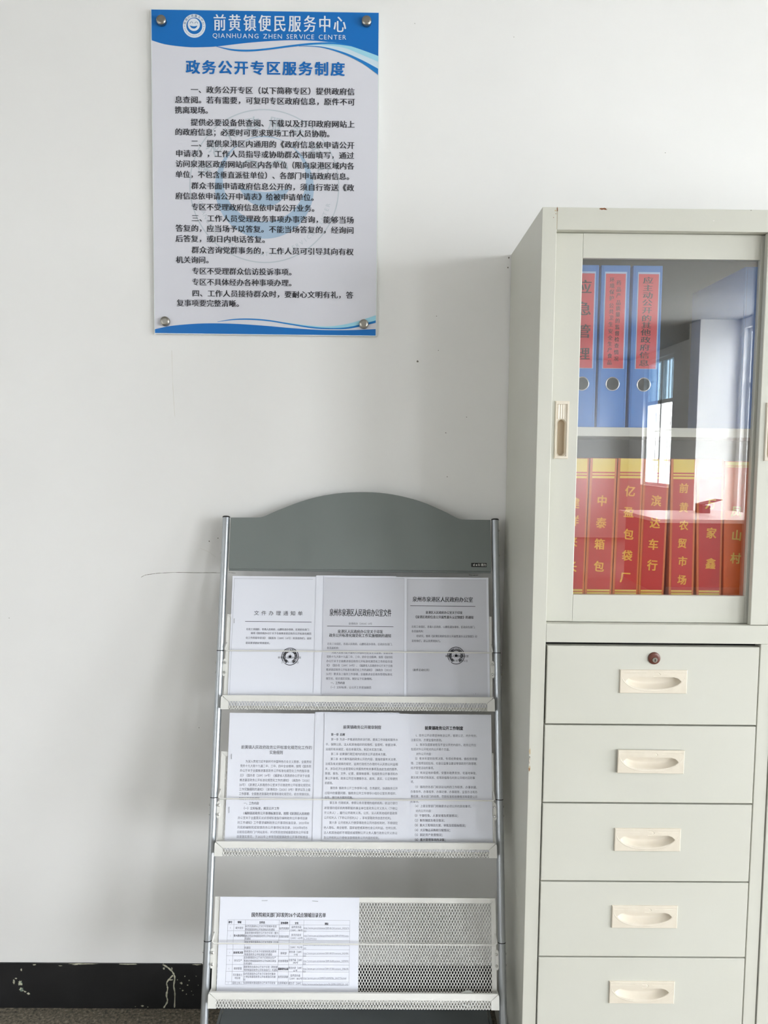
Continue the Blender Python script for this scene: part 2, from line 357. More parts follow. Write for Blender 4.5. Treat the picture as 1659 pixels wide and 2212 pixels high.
B_LINE = ([[-0.4118,1.8344],[-0.3745,1.8411],[-0.3298,1.8431],[-0.2813,1.8399],[-0.2253,1.8314],[-0.1692,1.8239],[-0.1206,1.8219],[-0.0758,1.8258],[-0.0116,1.842]],[[-0.4119,1.8336],[-0.3745,1.8385],[-0.3298,1.8397],[-0.2813,1.8366],[-0.2253,1.8281],[-0.1692,1.8203],[-0.1206,1.819],[-0.0758,1.8213],[-0.0116,1.8361]])
B_CYAN = ([[-0.244,1.8349],[-0.1879,1.8281],[-0.1319,1.8258],[-0.0759,1.8346],[-0.0118,1.8548]],[[-0.244,1.8341],[-0.1879,1.8259],[-0.1319,1.8218],[-0.0758,1.8254],[-0.0116,1.8412]])
BOLTS = [[-0.5437,2.5575],[-0.0417,2.5628],[-0.5422,1.8326],[-0.0422,1.8315]]
EMB = [-0.4649,2.5488,0.0278]
WM = [-0.2933,2.1675,0.1868]
CRACK = [[-0.6161,1.1791],[-0.6088,1.1835],[-0.5979,1.1866],[-0.5787,1.1892],[-0.5679,1.1905],[-0.5282,1.1927],[-0.4777,1.1926],[-0.4296,1.1931],[-0.4079,1.1927]]
CRACK2 = [[-0.3887,1.1941],[-0.3815,1.1933],[-0.3706,1.1924]]
CRACK3 = [[-0.4628,1.257],[-0.4413,1.2475],[-0.4221,1.2344]]
CRACK4 = [[-0.5309,1.7628],[-0.5284,1.6659],[-0.5243,1.5954]]
CRACK5 = [[0.2371,1.1934],[0.248,1.1923],[0.2612,1.193]]
SPOTS = [[0.0954,1.7425,2.2],[-0.4159,1.2834,1.3],[-0.4387,1.2754,1.3],[0.2234,1.6024,1],[0.1706,1.5616,1.1],[0.176,1.4486,1],[0.1421,1.8565,0.9],[0.1482,1.7706,1],[0.7097,2.2665,1],[0.3227,2.0039,2],[0.3209,1.9797,1.6],[0.0771,2.5681,0.8],[-0.961,1.0686,0.9],[0.3232,2.5396,0.8],[-0.4687,0.7795,1]]
CHIPS = [[-0.9509,0.1086,0.0031,0.0049,0],[-0.9716,0.0743,0.0042,0.009,0],[-0.9547,0.0713,0.0069,0.0132,1],[-0.9515,0.0523,0.0083,0.0076,1],[-0.9423,0.0467,0.0049,0.0028,0],[-0.9327,0.041,0.0062,0.0042,0],[-0.9659,0.0838,0.0035,0.0028,0],[-0.626,0.0078,0.0055,0.0035,0],[-0.6122,0.0048,0.0024,0.0017,0],[-0.5669,0.1148,0.0045,0.0035,0],[-0.5459,0.1141,0.0028,0.0055,0],[-0.5203,0.0733,0.0049,0.0042,0],[-0.5111,0.0931,0.0021,0.0021,0],[-0.4996,0.081,0.0024,0.0028,0],[-0.5169,0.0523,0.0031,0.0024,0],[-0.5072,0.0421,0.0021,0.0017,0],[-0.4891,0.0399,0.0014,0.0014,0],[-0.4804,0.0933,0.0014,0.0014,0],[-0.4751,0.0678,0.0014,0.0017,0],[-0.5241,0.058,0.0014,0.0014,0],[-0.4934,0.0506,0.0017,0.0014,0],[-0.5311,0.0827,0.0017,0.0017,0],[-0.5041,0.0677,0.0028,0.0021,0],[-0.5481,0.0826,0.0069,0.0028,0],[-0.8462,0.1206,0.0087,0.0017,0],[-0.8065,0.1239,0.0104,0.0014,0],[-0.9145,0.1232,0.0069,0.0021,0],[-0.6459,0.0058,0.0021,0.0014,0]]
BCRACK = [[[-0.5703,0.1269],[-0.5535,0.1149],[-0.5428,0.1028],[-0.5382,0.0884],[-0.541,0.0655],[-0.5383,0.0427],[-0.5398,0.0037]],[[-0.5429,0.0959],[-0.5538,0.0837],[-0.5601,0.073],[-0.5577,0.0578],[-0.5612,0.0387],[-0.5588,0.0216],[-0.5691,0.0024]]]
T1P1 = [('文件办理通知单',-0.2628,-0.1371,1.144,0.0115,0,1),('石化工业园区、各镇人民政府、山腰街道办事处、区政府各部门：',-0.2778,-0.1213,1.1046,0.0056,1,2),('现将《国务院办公厅关于全面推进基层政务公开标准化规范',-0.2663,-0.1174,1.095,0.0056,1,2),('化工作的指导意见》（国发办〔2019〕54号）转发给你们，请按',-0.2782,-0.1171,1.0835,0.0056,1,2),('意见要求抓好贯彻落实。',-0.278,-0.2177,1.0712,0.0056,1,2),('泉港区人民政府办公室',-0.198,-0.141,1.0369,0.0053,1,2),('2020年3月13日',-0.1897,-0.1459,1.0254,0.0053,0,2)]
T1P1_SEAL = [-0.168,1.0394,0.0211]
T1P1_RULES = [[-0.2812,1.1234,-0.1178,0.0011,1]]
T1P1_BORDER = [[-0.3125,1.2288],[-0.1168,1.2317],[-0.3114,0.9456]]
T1P2 = [('泉州市泉港区人民政府办公室文件',-0.0738,0.079,1.147,0.0183,1,0),('泉港政办〔2020〕13号',-0.0264,0.0317,1.1203,0.0056,1,2),('泉港区人民政府办公室关于印发',-0.053,0.0585,1.1011,0.0087,1,0),('政务公开标准化规范化工作实施细则的通知',-0.0736,0.0787,1.0914,0.0087,1,0),('石化工业园区、各镇人民政府、山腰街道办事处、区政府各部门、',-0.0778,0.0824,1.0708,0.0062,1,2),('各直属机构：',-0.0783,-0.0479,1.0609,0.0062,1,2),('为深入贯彻习近平新时代中国特色社会主义思想，全面贯彻',-0.0671,0.0826,1.05,0.0062,1,2),('党的十九大和十九届二中、三中、四中全会精神，按照《国务院',-0.0786,0.0827,1.0398,0.0062,1,2),('办公厅关于全面推进基层政务公开标准化规范化工作的指导意',-0.0791,0.0824,1.0293,0.0062,1,2),('见》（国办发〔2019〕54号）、《福建省人民政府办公厅关于全面',-0.0788,0.0825,1.0192,0.0062,1,2),('推进基层政务公开标准化规范化工作的通知》（闽政办〔2020〕',-0.0791,0.0814,1.0089,0.0062,1,2),('26号）要求及上级的工作部署，全面推进全区政务管理标准化',-0.0795,0.0822,0.9985,0.0062,1,2),('规范化，结合我区实际，制定以下实施细则。',-0.0793,0.0339,0.9877,0.0062,1,2),('一、工作内容',-0.0677,-0.0329,0.9774,0.0065,1,1),('（一）立好标准，让公开工作更加规范',-0.0682,0.0313,0.967,0.0062,1,2),('- 1 -',0.0698,0.0825,0.9545,0.0048,0,2)]
T1P2_RULES = [[-0.0791,1.1137,0.0839,0.0011,0]]
T1P2_BORDER = [[-0.0875,1.2328],[0.1105,1.2325],[0.1102,0.9535]]
T1P3 = [('泉州市泉港区人民政府办公室',0.1307,0.2809,1.1815,0.0129,1,0),('泉港区人民政府办公室关于印发',0.1634,0.2547,1.1493,0.0073,1,0),('《泉港区政府信息公开属性源头认定制度》的通知',0.1385,0.2819,1.1381,0.0076,1,0),('石化工业园区、各镇人民政府、山腰街道办事处、区政府各部门、',0.1287,0.2862,1.1142,0.0062,1,2),('各直属机构：',0.1287,0.1593,1.1032,0.0062,1,2),('经研究，现将《泉港区政府信息公开属性源头认定制度》印',0.1406,0.2903,1.0916,0.0062,1,2),('发给你们，请认真贯彻执行。',0.1288,0.2008,1.0797,0.0062,1,2),('泉港区人民政府办公室',0.2115,0.2689,1.0439,0.0056,1,1),('2020年4月13日',0.22,0.2674,1.0325,0.0053,0,1),('（此件主动公开）',0.1311,0.1734,1.0099,0.0059,1,1),('- 1 -',0.2787,0.2915,0.9544,0.0048,0,2)]
T1P3_SEAL = [0.238,1.0453,0.0211]
T1P3_RULES = [[0.1254,1.1655,0.2865,0.0011,0]]
T1P3_BORDER = [[0.1175,1.2314],[0.3146,1.2314],[0.3146,1.2314]]
T2P1 = [('前黄镇人民政府政务公开标准化规范化工作的',-0.279,-0.1092,0.825,0.0089,0,1),('实施细则',-0.211,-0.1783,0.8132,0.0089,0,1),('为深入贯彻习近平新时代中国特色社会主义思想，全面贯彻',-0.2674,-0.1099,0.7921,0.0065,0,2),('党的十九大和十九届二中、三中、四中全会精神，按照《国务院',-0.2796,-0.11,0.7818,0.0065,0,2),('办公厅关于全面推进基层政务公开标准化规范化工作的指导意',-0.2799,-0.114,0.7711,0.0065,0,2),('见》（国办发〔2019〕54号）《福建省人民政府办公厅关于全面',-0.2795,-0.1129,0.7601,0.0065,0,2),('推进基层政务公开标准化规范化工作的通知》（闽政办〔2020〕',-0.2798,-0.1127,0.7494,0.0065,0,2),('26号）《泉港区人民政府办公室关于印发政务公开标准化规范化',-0.2801,-0.1104,0.7386,0.0065,0,2),('工作实施细则的通知》（泉港政办〔2020〕13号）要求以及上级',-0.2802,-0.1106,0.7284,0.0065,0,2),('工作部署，全面推进我镇政务管理标准化规范化，结合我镇实际，',-0.2801,-0.1111,0.7182,0.0065,0,2),('制定以下实施细则。',-0.2796,-0.228,0.7072,0.0065,0,2),('一、工作内容',-0.2678,-0.2318,0.6968,0.0068,1,2),('（一）立好标准，规范公开工作',-0.2681,-0.1832,0.6856,0.0065,1,2),('1.编制基层政务公开事项标准目录。按照《泉港区人民政府',-0.268,-0.1116,0.6744,0.0065,1,2),('办公室关于全面落实试点领域标准指引编制政务公开事项目录',-0.2805,-0.1158,0.6639,0.0065,0,2),('的工作通知》工作要求编制政务公开事项标准目录，2020年10',-0.2809,-0.1122,0.6534,0.0065,0,2),('月底前编制完成我镇政务公开事项标准目录，2020年11月15',-0.2813,-0.1156,0.6426,0.0065,0,2),('日前在区政府门户网站发布，并对照其他领域基层政务公开标准',-0.2814,-0.1128,0.6322,0.0065,0,2),('目录落实意见，于2022年上半年完成我镇政务公开事项标准目',-0.2819,-0.114,0.6219,0.0065,0,2)]
T2P2 = [('前黄镇政务公开规章制度',-0.0355,0.0566,0.8737,0.0087,1,1),('第一章 总则',-0.0643,-0.0307,0.8562,0.0063,1,1),('第一条 为进一步推进政府依法行政，提高工作效能和服务水',-0.064,0.0968,0.845,0.0063,0,2),('平，保障公民、法人和其他组织的知情权、监督权，依据法律、',-0.0766,0.0939,0.8333,0.0063,0,2),('法规的有关规定，结合本镇实际，制定本实施方案。',-0.0767,0.0608,0.8221,0.0063,0,2),('第二条 前黄镇行政区域内的政务公开适用本方案。',-0.0637,0.0699,0.8112,0.0063,0,2),('第三条 本方案所指的政务公开的内容，是指依据有关法律、',-0.0642,0.0941,0.7998,0.0063,0,2),('法规及有关规章的规定，运用行政权力办理的与人民群众利益相',-0.0767,0.0971,0.7885,0.0063,0,2),('关，涉及经济社会管理和公共服务的有关事项及由此生成的报表、',-0.0768,0.0972,0.7772,0.0063,0,2),('数据、报告、文件、纪要、规章制度等，包括政务公开事项和办',-0.0767,0.0968,0.7665,0.0063,0,2),('事公开事项。政务公开应当遵循合法、高效、真实、公正和便民',-0.0765,0.0969,0.7554,0.0063,0,2),('的原则。',-0.0765,-0.0571,0.7447,0.0063,0,2),('第四条 镇政务公开工作领导小组，负责研究、协调政务公开',-0.0639,0.097,0.7334,0.0063,0,2),('过程中的重要问题，镇政务公开工作领导小组办公室负责组织、',-0.0768,0.0938,0.7219,0.0063,0,2),('指导、推行本方案的实施。',-0.0766,-0.0089,0.712,0.0063,0,2),('第五条 行政机关、参照公务员管理的组织机构、依法行使行',-0.0644,0.0969,0.7,0.0063,0,2),('政管理的组织机构等职能的事业单位是政务公开义务人（下称公',-0.0768,0.0967,0.6882,0.0063,0,2),('开义务人），履行公开政务义务。公民、法人和其他组织是政务',-0.077,0.0963,0.6773,0.0063,0,2),('公开权利人（下称公开权利人），享有获取政务信息的权利。',-0.077,0.0823,0.6663,0.0063,0,2),('第六条 公开权利人行使获得政务公开内容权利时，不得侵犯',-0.0645,0.0971,0.6553,0.0063,0,2),('他人隐私、商业秘密、国家秘密或其他社会公共利益。任何公民、',-0.077,0.0957,0.6442,0.0063,0,2),('法人和其他组织不得阻扰或限制公开义务人履行政务公开义务以',-0.0771,0.0965,0.633,0.0063,0,2),('及公开权利人行使依法获得政务公开内容的权利。',-0.0768,0.0545,0.6218,0.0063,0,2)]
T2P3 = [('前黄镇政务公开工作制度',0.1612,0.2539,0.8727,0.009,2,0),('1、政务公开必须坚持依法公开，客观公正、内外有别、',0.1397,0.288,0.8554,0.0063,0,2),('注重实效、方便监督的原则。',0.1277,0.2035,0.8446,0.0063,0,2),('2、除涉及国家秘密及不宜公开的内容外，政务公开应',0.1398,0.2847,0.8338,0.0063,0,2),('包括对外公开和对内公开两个方面。',0.128,0.2218,0.8232,0.0063,0,2),('对外公开内容：',0.1404,0.179,0.8123,0.0063,0,2),('（1）有关年度财政预决算、专项经费使用、债权债务管',0.1371,0.2869,0.8018,0.0063,0,2),('理、工程项目招投标、社会公益事业建设等镇政府行政管理、',0.1278,0.2868,0.7909,0.0063,0,2),('经济管理活动的事项。',0.1278,0.1837,0.7801,0.0063,0,2),('（2）有关征地补偿费、安置补助费发放、宅基地审批、',0.1372,0.2858,0.7691,0.0063,0,2),('救灾救济款式物发放、优等抚恤等与村务公开相对应的事',0.1279,0.2812,0.7581,0.0063,0,2),('项。',0.1279,0.1357,0.7482,0.0063,0,2),('（3）镇政府各部门和派驻站所的工作职责、办事依据、',0.1372,0.2862,0.7368,0.0063,0,2),('办事条件、办事程序、办事纪律、办事期限、监督办法和办',0.1275,0.2868,0.7259,0.0063,0,2),('事结果；有关部门的收费、罚款标准和收缴情况等需要公开',0.1276,0.2867,0.7152,0.0063,0,2),('的事项。',0.1276,0.148,0.7035,0.0063,0,2),('（4）上级主管部门明确要求必须公开的其他事项。',0.1373,0.2722,0.6934,0.0063,0,2),('对内公开内容：',0.1396,0.1787,0.6823,0.0063,0,2),('（1）干部任免、人事安排及奖惩情况；',0.1366,0.2408,0.672,0.0063,1,2),('（2）财务制度及收支情况；',0.1367,0.209,0.6611,0.0063,1,2),('（3）重大工程项目方案、审批及招投标情况；',0.1367,0.2584,0.6503,0.0063,1,2),('（4）大宗物品采购和分配情况；',0.1367,0.222,0.6393,0.0063,1,2),('（5）固定资产处置情况；',0.1367,0.2037,0.6288,0.0063,1,2),('（6）重大管理事项的决策；',0.1367,0.2107,0.618,0.0063,1,1)]
STAPLES_T2P1 = [[-0.3011,0.809,-0.3009,0.7978],[-0.3018,0.6882,-0.3017,0.6749]]
STAPLES_T1P1 = [[-0.308,1.1303,-0.3078,1.1193]]
T3_COLS = [-0.2941,-0.28,-0.2538,-0.1754,-0.1512,-0.1187,-0.0121]
T3_ROWS = [0.44,0.4297,0.4165,0.3968,0.3772,0.3629,0.3446,0.33,0.3087,0.3022]
T3 = [('国务院相关部门印发的26个试点领域目录名单',-0.2403,-0.0677,0.4508,0.0102,1,0),('序号',-0.2924,-0.2839,0.4345,0.0053,2,1),('领域',-0.2715,-0.263,0.4346,0.0053,2,1),('文件名',-0.2216,-0.2082,0.4343,0.0053,2,1),('发布机构',-0.1722,-0.1547,0.4336,0.0053,2,1),('文号',-0.1394,-0.1311,0.4332,0.0053,2,1),('网址',-0.07,-0.0615,0.4324,0.0053,2,1),('1',-0.2883,-0.2872,0.4228,0.0044,0,2),('城乡规划',-0.2763,-0.2581,0.4225,0.0053,0,1),('自然资源部办公厅关于印发城乡规划',-0.2538,-0.1811,0.4262,0.0053,0,1),('领域基层政务公开标准指引的通知',-0.2539,-0.1851,0.4193,0.0053,0,1),('自然资源部',-0.1752,-0.1523,0.4219,0.0053,0,1),('自然资办函',-0.147,-0.1241,0.4249,0.0053,0,1),('〔2019〕981号',-0.1498,-0.1205,0.4183,0.0049,0,2),('http://www.gov.cn/xinwen/2019-06/24/content_5402674.',-0.1187,-0.0134,0.4234,0.0049,0,3),('htm',-0.1186,-0.1122,0.4173,0.0044,0,3),('2',-0.2875,-0.2865,0.4059,0.0044,0,2),('重大建设项目',-0.2795,-0.254,0.4059,0.0053,1,1),('国家发展改革委办公厅关于印发《重大',-0.2539,-0.176,0.412,0.0053,0,1),('建设项目领域基层政务公开标准指引》',-0.2536,-0.177,0.4053,0.0053,0,1),('的通知',-0.2538,-0.24,0.3996,0.0053,0,1),('发展改革委',-0.1751,-0.1524,0.4046,0.0053,0,1),('发改办投资',-0.147,-0.124,0.4079,0.0053,0,1),('〔2019〕621号',-0.1493,-0.1201,0.4014,0.0049,0,2),('http://www.gov.cn/zhengce/zhengceku/2019-07/04/conte',-0.1189,-0.0142,0.4071,0.0049,0,3),('nt_5452995.htm',-0.1188,-0.0884,0.4006,0.0044,0,3),('国家发展改革委办公厅关于印发《公共',-0.2535,-0.1762,0.3923,0.0053,0,1),('发改办法规',-0.1464,-0.1242,0.3894,0.0049,0,1),('http://www.gov.cn/xinwen/2019-06/24/content_5402',-0.1189,-0.0133,0.3884,0.0049,0,3),('的通知',-0.2541,-0.2397,0.3802,0.0053,0,1),('〔2019〕752号',-0.15,-0.1204,0.3817,0.0049,0,2),('htm',-0.1191,-0.1119,0.3809,0.0044,0,3),('4',-0.2883,-0.2873,0.37,0.0044,0,2),('财政预决算',-0.2786,-0.2562,0.3697,0.0053,1,1),('财政部办公厅关于印发财政预决算领',-0.2536,-0.1802,0.3725,0.0053,0,1),('域基层政务公开标准指引的通知',-0.2533,-0.1895,0.3661,0.0053,0,1),('财政部',-0.1702,-0.1564,0.3689,0.0053,0,1),('财办发〔2019〕',-0.151,-0.121,0.3719,0.0053,0,1),('77号',-0.1402,-0.1305,0.3658,0.0049,0,1),('http://www.gov.cn/xinwen/2019-08/27/content_5424914.',-0.1188,-0.0136,0.3696,0.0049,0,3),('htm',-0.1187,-0.1115,0.3647,0.0044,0,3),('5',-0.2879,-0.2868,0.3536,0.0044,0,2),('安全生产',-0.2762,-0.2581,0.3531,0.0053,0,1),('应急管理部办公厅关于印发安全生产',-0.2539,-0.1804,0.3594,0.0053,0,1),('和救灾领域基层政务公开标准目录指',-0.2536,-0.1802,0.3524,0.0053,0,1),('引的通知',-0.2538,-0.2348,0.3464,0.0053,0,1),('应急管理部',-0.1753,-0.1521,0.3525,0.0053,0,1),('应急厅函〔2019〕',-0.1518,-0.1201,0.3546,0.0053,0,1),('390号',-0.1415,-0.1294,0.3488,0.0049,0,1),('http://www.gov.cn/xinwen/2019-06/11/content_5399094.',-0.119,-0.0133,0.3532,0.0049,0,3),('htm',-0.1186,-0.1115,0.3477,0.0044,0,3),('6',-0.2882,-0.2871,0.3361,0.0044,0,2),('税收管理',-0.2764,-0.2583,0.3361,0.0053,0,1),('国家税务总局办公厅关于印发《税收管',-0.2535,-0.176,0.3396,0.0053,0,1),('理领域基层政务公开标准指引》的通知',-0.2533,-0.1758,0.3332,0.0053,0,1),('国家税务总局',-0.1748,-0.1516,0.3357,0.0053,2,1),('税总办发〔2019〕',-0.1513,-0.1201,0.338,0.0053,0,1),('65号',-0.1401,-0.1304,0.3322,0.0049,0,1),('http://www.gov.cn/xinwen/2019-07/30/content_5416608.',-0.1188,-0.0131,0.3368,0.0049,0,3),('htm',-0.1184,-0.1115,0.3316,0.0044,0,3),('农村集体土',-0.2781,-0.256,0.3226,0.0053,0,1),('地征收',-0.2736,-0.2604,0.3162,0.0053,0,1),('自然资源部办公厅关于印发农村集体',-0.2536,-0.1804,0.3252,0.0053,0,1),('土地征收基层政务公开标准指引的通',-0.2534,-0.1802,0.319,0.0053,0,1),('知',-0.2533,-0.2489,0.3128,0.0053,0,1),('自然资源部',-0.1749,-0.1518,0.3191,0.0053,0,1),('自然资办函',-0.1466,-0.1238,0.3219,0.0053,0,1),('〔2019〕1105号',-0.1495,-0.119,0.3155,0.0049,0,2),('http://gi.mnr.gov.cn/201907/t20190716_2447776.html',-0.1184,-0.0184,0.317,0.0049,0,3),('8',-0.2883,-0.2873,0.3059,0.0044,0,2),('国有土地上',-0.2785,-0.2558,0.3055,0.0053,0,1),('住房和城乡建设部办公厅关于印发保',-0.2533,-0.1802,0.306,0.0053,0,1),('住房和城乡',-0.1751,-0.152,0.3059,0.0053,0,1),('建办厅〔2019〕',-0.1509,-0.1209,0.3056,0.0053,0,1),('http://www.mohurd.gov.cn/wjfb/201911/t20191220_243',-0.1181,-0.014,0.3045,0.0049,0,3)]
STAPLES_T3 = [[-0.2171,0.4817,-0.2043,0.4823],[-0.0999,0.4816,-0.0869,0.4809]]
BLUE_TXT = [[('应',0.4332,1.8639,110),('急',0.433,1.8184,110),('管',0.4339,1.7711,110),('理',0.4343,1.7237,100)],[('环',0.491,1.8796,46),('境',0.4914,1.8671,46),('保',0.4911,1.8541,46),('护',0.491,1.8414,46),('公',0.491,1.8258,46),('共',0.4912,1.8133,46),('卫',0.4913,1.8002,46),('生',0.491,1.7864,46),('安',0.4907,1.7718,46),('全',0.4906,1.7579,46),('生',0.4905,1.7453,46),('产',0.4907,1.7327,46),('食',0.4909,1.72,46),('品',0.4908,1.7061,46),('药',0.5053,1.8735,46),('品',0.5057,1.8598,46),('产',0.5059,1.8473,46),('品',0.5059,1.8323,46),('质',0.5058,1.8202,46),('量',0.5054,1.8072,46),('的',0.5053,1.7941,46),('监',0.5053,1.7808,46),('督',0.5052,1.7677,46),('检',0.5051,1.7548,46),('查',0.505,1.7417,46),('情',0.505,1.7278,46),('况',0.5049,1.7139,46)],[('应',0.5678,1.8793,64),('主',0.5678,1.8635,64),('动',0.5679,1.848,64),('公',0.5674,1.8325,64),('开',0.5675,1.8167,64),('的',0.5673,1.7999,64),('其',0.5671,1.7848,64),('他',0.5666,1.7701,64),('政',0.5667,1.7545,64),('府',0.5657,1.7386,64),('信',0.5652,1.7221,64),('息',0.5648,1.7057,64)]]
BLUE_LBL = [[0.4075,0.4538],[0.4775,0.52],[0.5476,0.5904],1.8927,1.6939]
BLUE_RING = [[0.4335,1.6608],[0.4991,1.6608],[0.5661,1.66]]
RED_TXT = [[('建',0.422,1.4043),('祥',0.4216,1.3662),('来',0.4193,1.3206),('长',0.4198,1.2657)],[('中',0.4816,1.4095),('泰',0.4811,1.3616),('箱',0.4792,1.3155),('包',0.4794,1.2668)],[('亿',0.5417,1.4308),('盈',0.5402,1.3855),('包',0.5413,1.3374),('袋',0.5398,1.291),('厂',0.5372,1.2433)],[('滨',0.5986,1.4107),('达',0.5978,1.3627),('车',0.5956,1.3158),('行',0.5952,1.2706)],[('前',0.6571,1.4385),('黄',0.6587,1.3971),('农',0.6603,1.3582),('贸',0.6584,1.3191),('市',0.6608,1.2799),('场',0.6611,1.2392)],[('万',0.7167,1.4054),('家',0.7207,1.3418),('鑫',0.7222,1.2752)],[('凤',0.7732,1.3892),('山',0.776,1.3377),('村',0.7759,1.2875)]]
RED_X = [[0.406,0.4511,0.4008,0.4483],[0.4544,0.5116,0.4496,0.5083],[0.5142,0.5683,0.5104,0.5684],[0.5696,0.6251,0.5671,0.622],[0.6282,0.6823,0.6338,0.6873],[0.6831,0.7417,0.6944,0.7475],[0.7438,0.798,0.7527,0.8051]]

# ================================================================== the room
WALLP = lambda a, b: (a, -0.0004, b)
def build_room():
    m = MB(); m.box(XL-0.2, XR+0.2, 0, 0.2, -0.1, ZC+0.1, 'wall')
    scratch(m, CRACK, 0.0011, 'mark', WALLP, 3); scratch(m, CRACK2, 0.0008, 'mark', WALLP, 4); scratch(m, CRACK3, 0.0007, 'scuff', WALLP, 5)
    scratch(m, CRACK4, 0.0012, 'scuff', WALLP, 6); scratch(m, CRACK5, 0.0013, 'mark', WALLP, 8)
    for i, (x, z, s) in enumerate(SPOTS): blob(m, x, z, 0.0011*s, 0.0013*s, 'mark', WALLP, i, 9, 0.6)
    m.build('wall_back', kind='structure')
    m = MB(); m.box(XL-0.2, XR+0.2, YB-0.2, 0.0, -0.1, 0.0, 'floor'); m.build('floor', kind='structure')
    m = MB(); m.box(XL-0.2, XR+0.2, YB-0.2, 0.0, ZC, ZC+0.1, 'ceil'); m.build('ceiling', kind='structure')
    m = MB(); m.box(XL-0.2, XR+0.2, YB-0.2, YB, 0, ZC, 'wall'); m.build('wall_front', kind='structure')
    for nm, x0, x1, wins in (('wall_right', XR, XR+0.24, WINDOWS), ('wall_left', XL-0.24, XL, LWIN)):
        m = MB(); y = YB
        for a, b, c, d in sorted(wins):
            m.box(x0, x1, y, a, 0, ZC, 'wall'); m.box(x0, x1, a, b, 0, c, 'wall'); m.box(x0, x1, a, b, d, ZC, 'wall'); y = b
        m.box(x0, x1, y, 0, 0, ZC, 'wall'); m.build(nm, kind='structure')
    k = 1
    for xs, sgn, wins in ((XR+0.10, 1, WINDOWS), (XL-0.10, -1, LWIN)):
        for a, b, c, d in wins:
            m = MB(); t = 0.035; zt = 2.42
            for y0, y1, z0, z1 in ((a, b, c, c+0.05), (a, b, d-0.05, d), (a, a+0.05, c+0.05, d-0.05), (b-0.05, b, c+0.05, d-0.05), (a+0.05, b-0.05, zt-0.03, zt+0.03), ((a+b)/2-0.03, (a+b)/2+0.03, c+0.05, d-0.05)):
                m.box(xs-t, xs+t, y0, y1, z0, z1, 'white')
            w = m.build('window_%d' % k, kind='structure')
            m = MB(); m.box(xs-0.003, xs+0.003, a+0.05, b-0.05, c+0.05, zt-0.03, 'pane')
            m.box(xs-0.003, xs+0.003, a+0.05, b-0.05, zt+0.03, d-0.05, 'bluepane' if k > 3 and sgn > 0 else 'pane'); m.build('pane', w)
            m = MB(); n = int((b-a)/0.13)
            for i in range(1, n): m.tube((xs+sgn*0.09, a+(b-a)*i/n, c), (xs+sgn*0.09, a+(b-a)*i/n, d), 0.008, 'bars', 6)
            for z in (1.45, 1.95): m.box(xs+sgn*0.085, xs+sgn*0.095, a, b, z-0.012, z+0.012, 'bars')
            m.build('bars', w); k += 1
    m = MB(); m.box(XR-0.52, XR, -9.05, -8.7, 0, ZC, 'pillar'); m.build('pillar', kind='structure')
    # black painted skirting with chips
    m = MB(); m.box(XL, XR, -0.004, 0, 0, 0.1267, 'base')
    pl = lambda a, b: (a, -0.0044, b)
    for i, (x, z, a, b, g) in enumerate(CHIPS): blob(m, x, z, a/1.3, b/1.3, 'chipg' if g else 'chip', pl, i+40, 16, 0.9)
    for i, c in enumerate(BCRACK): scratch(m, c, 0.0042, 'chip', pl, 20+i)
    rn = random.Random(5); x = -1.3
    while x < -0.42:
        w = 0.02+rn.random()*0.07; blob(m, x, 0.1262, w/2, 0.0016, 'chip' if rn.random() < 0.45 else 'base', pl, int(x*1e4), 12, 0.9); x += w*1.6
    m.build('baseboard_back', kind='structure')
build_room()

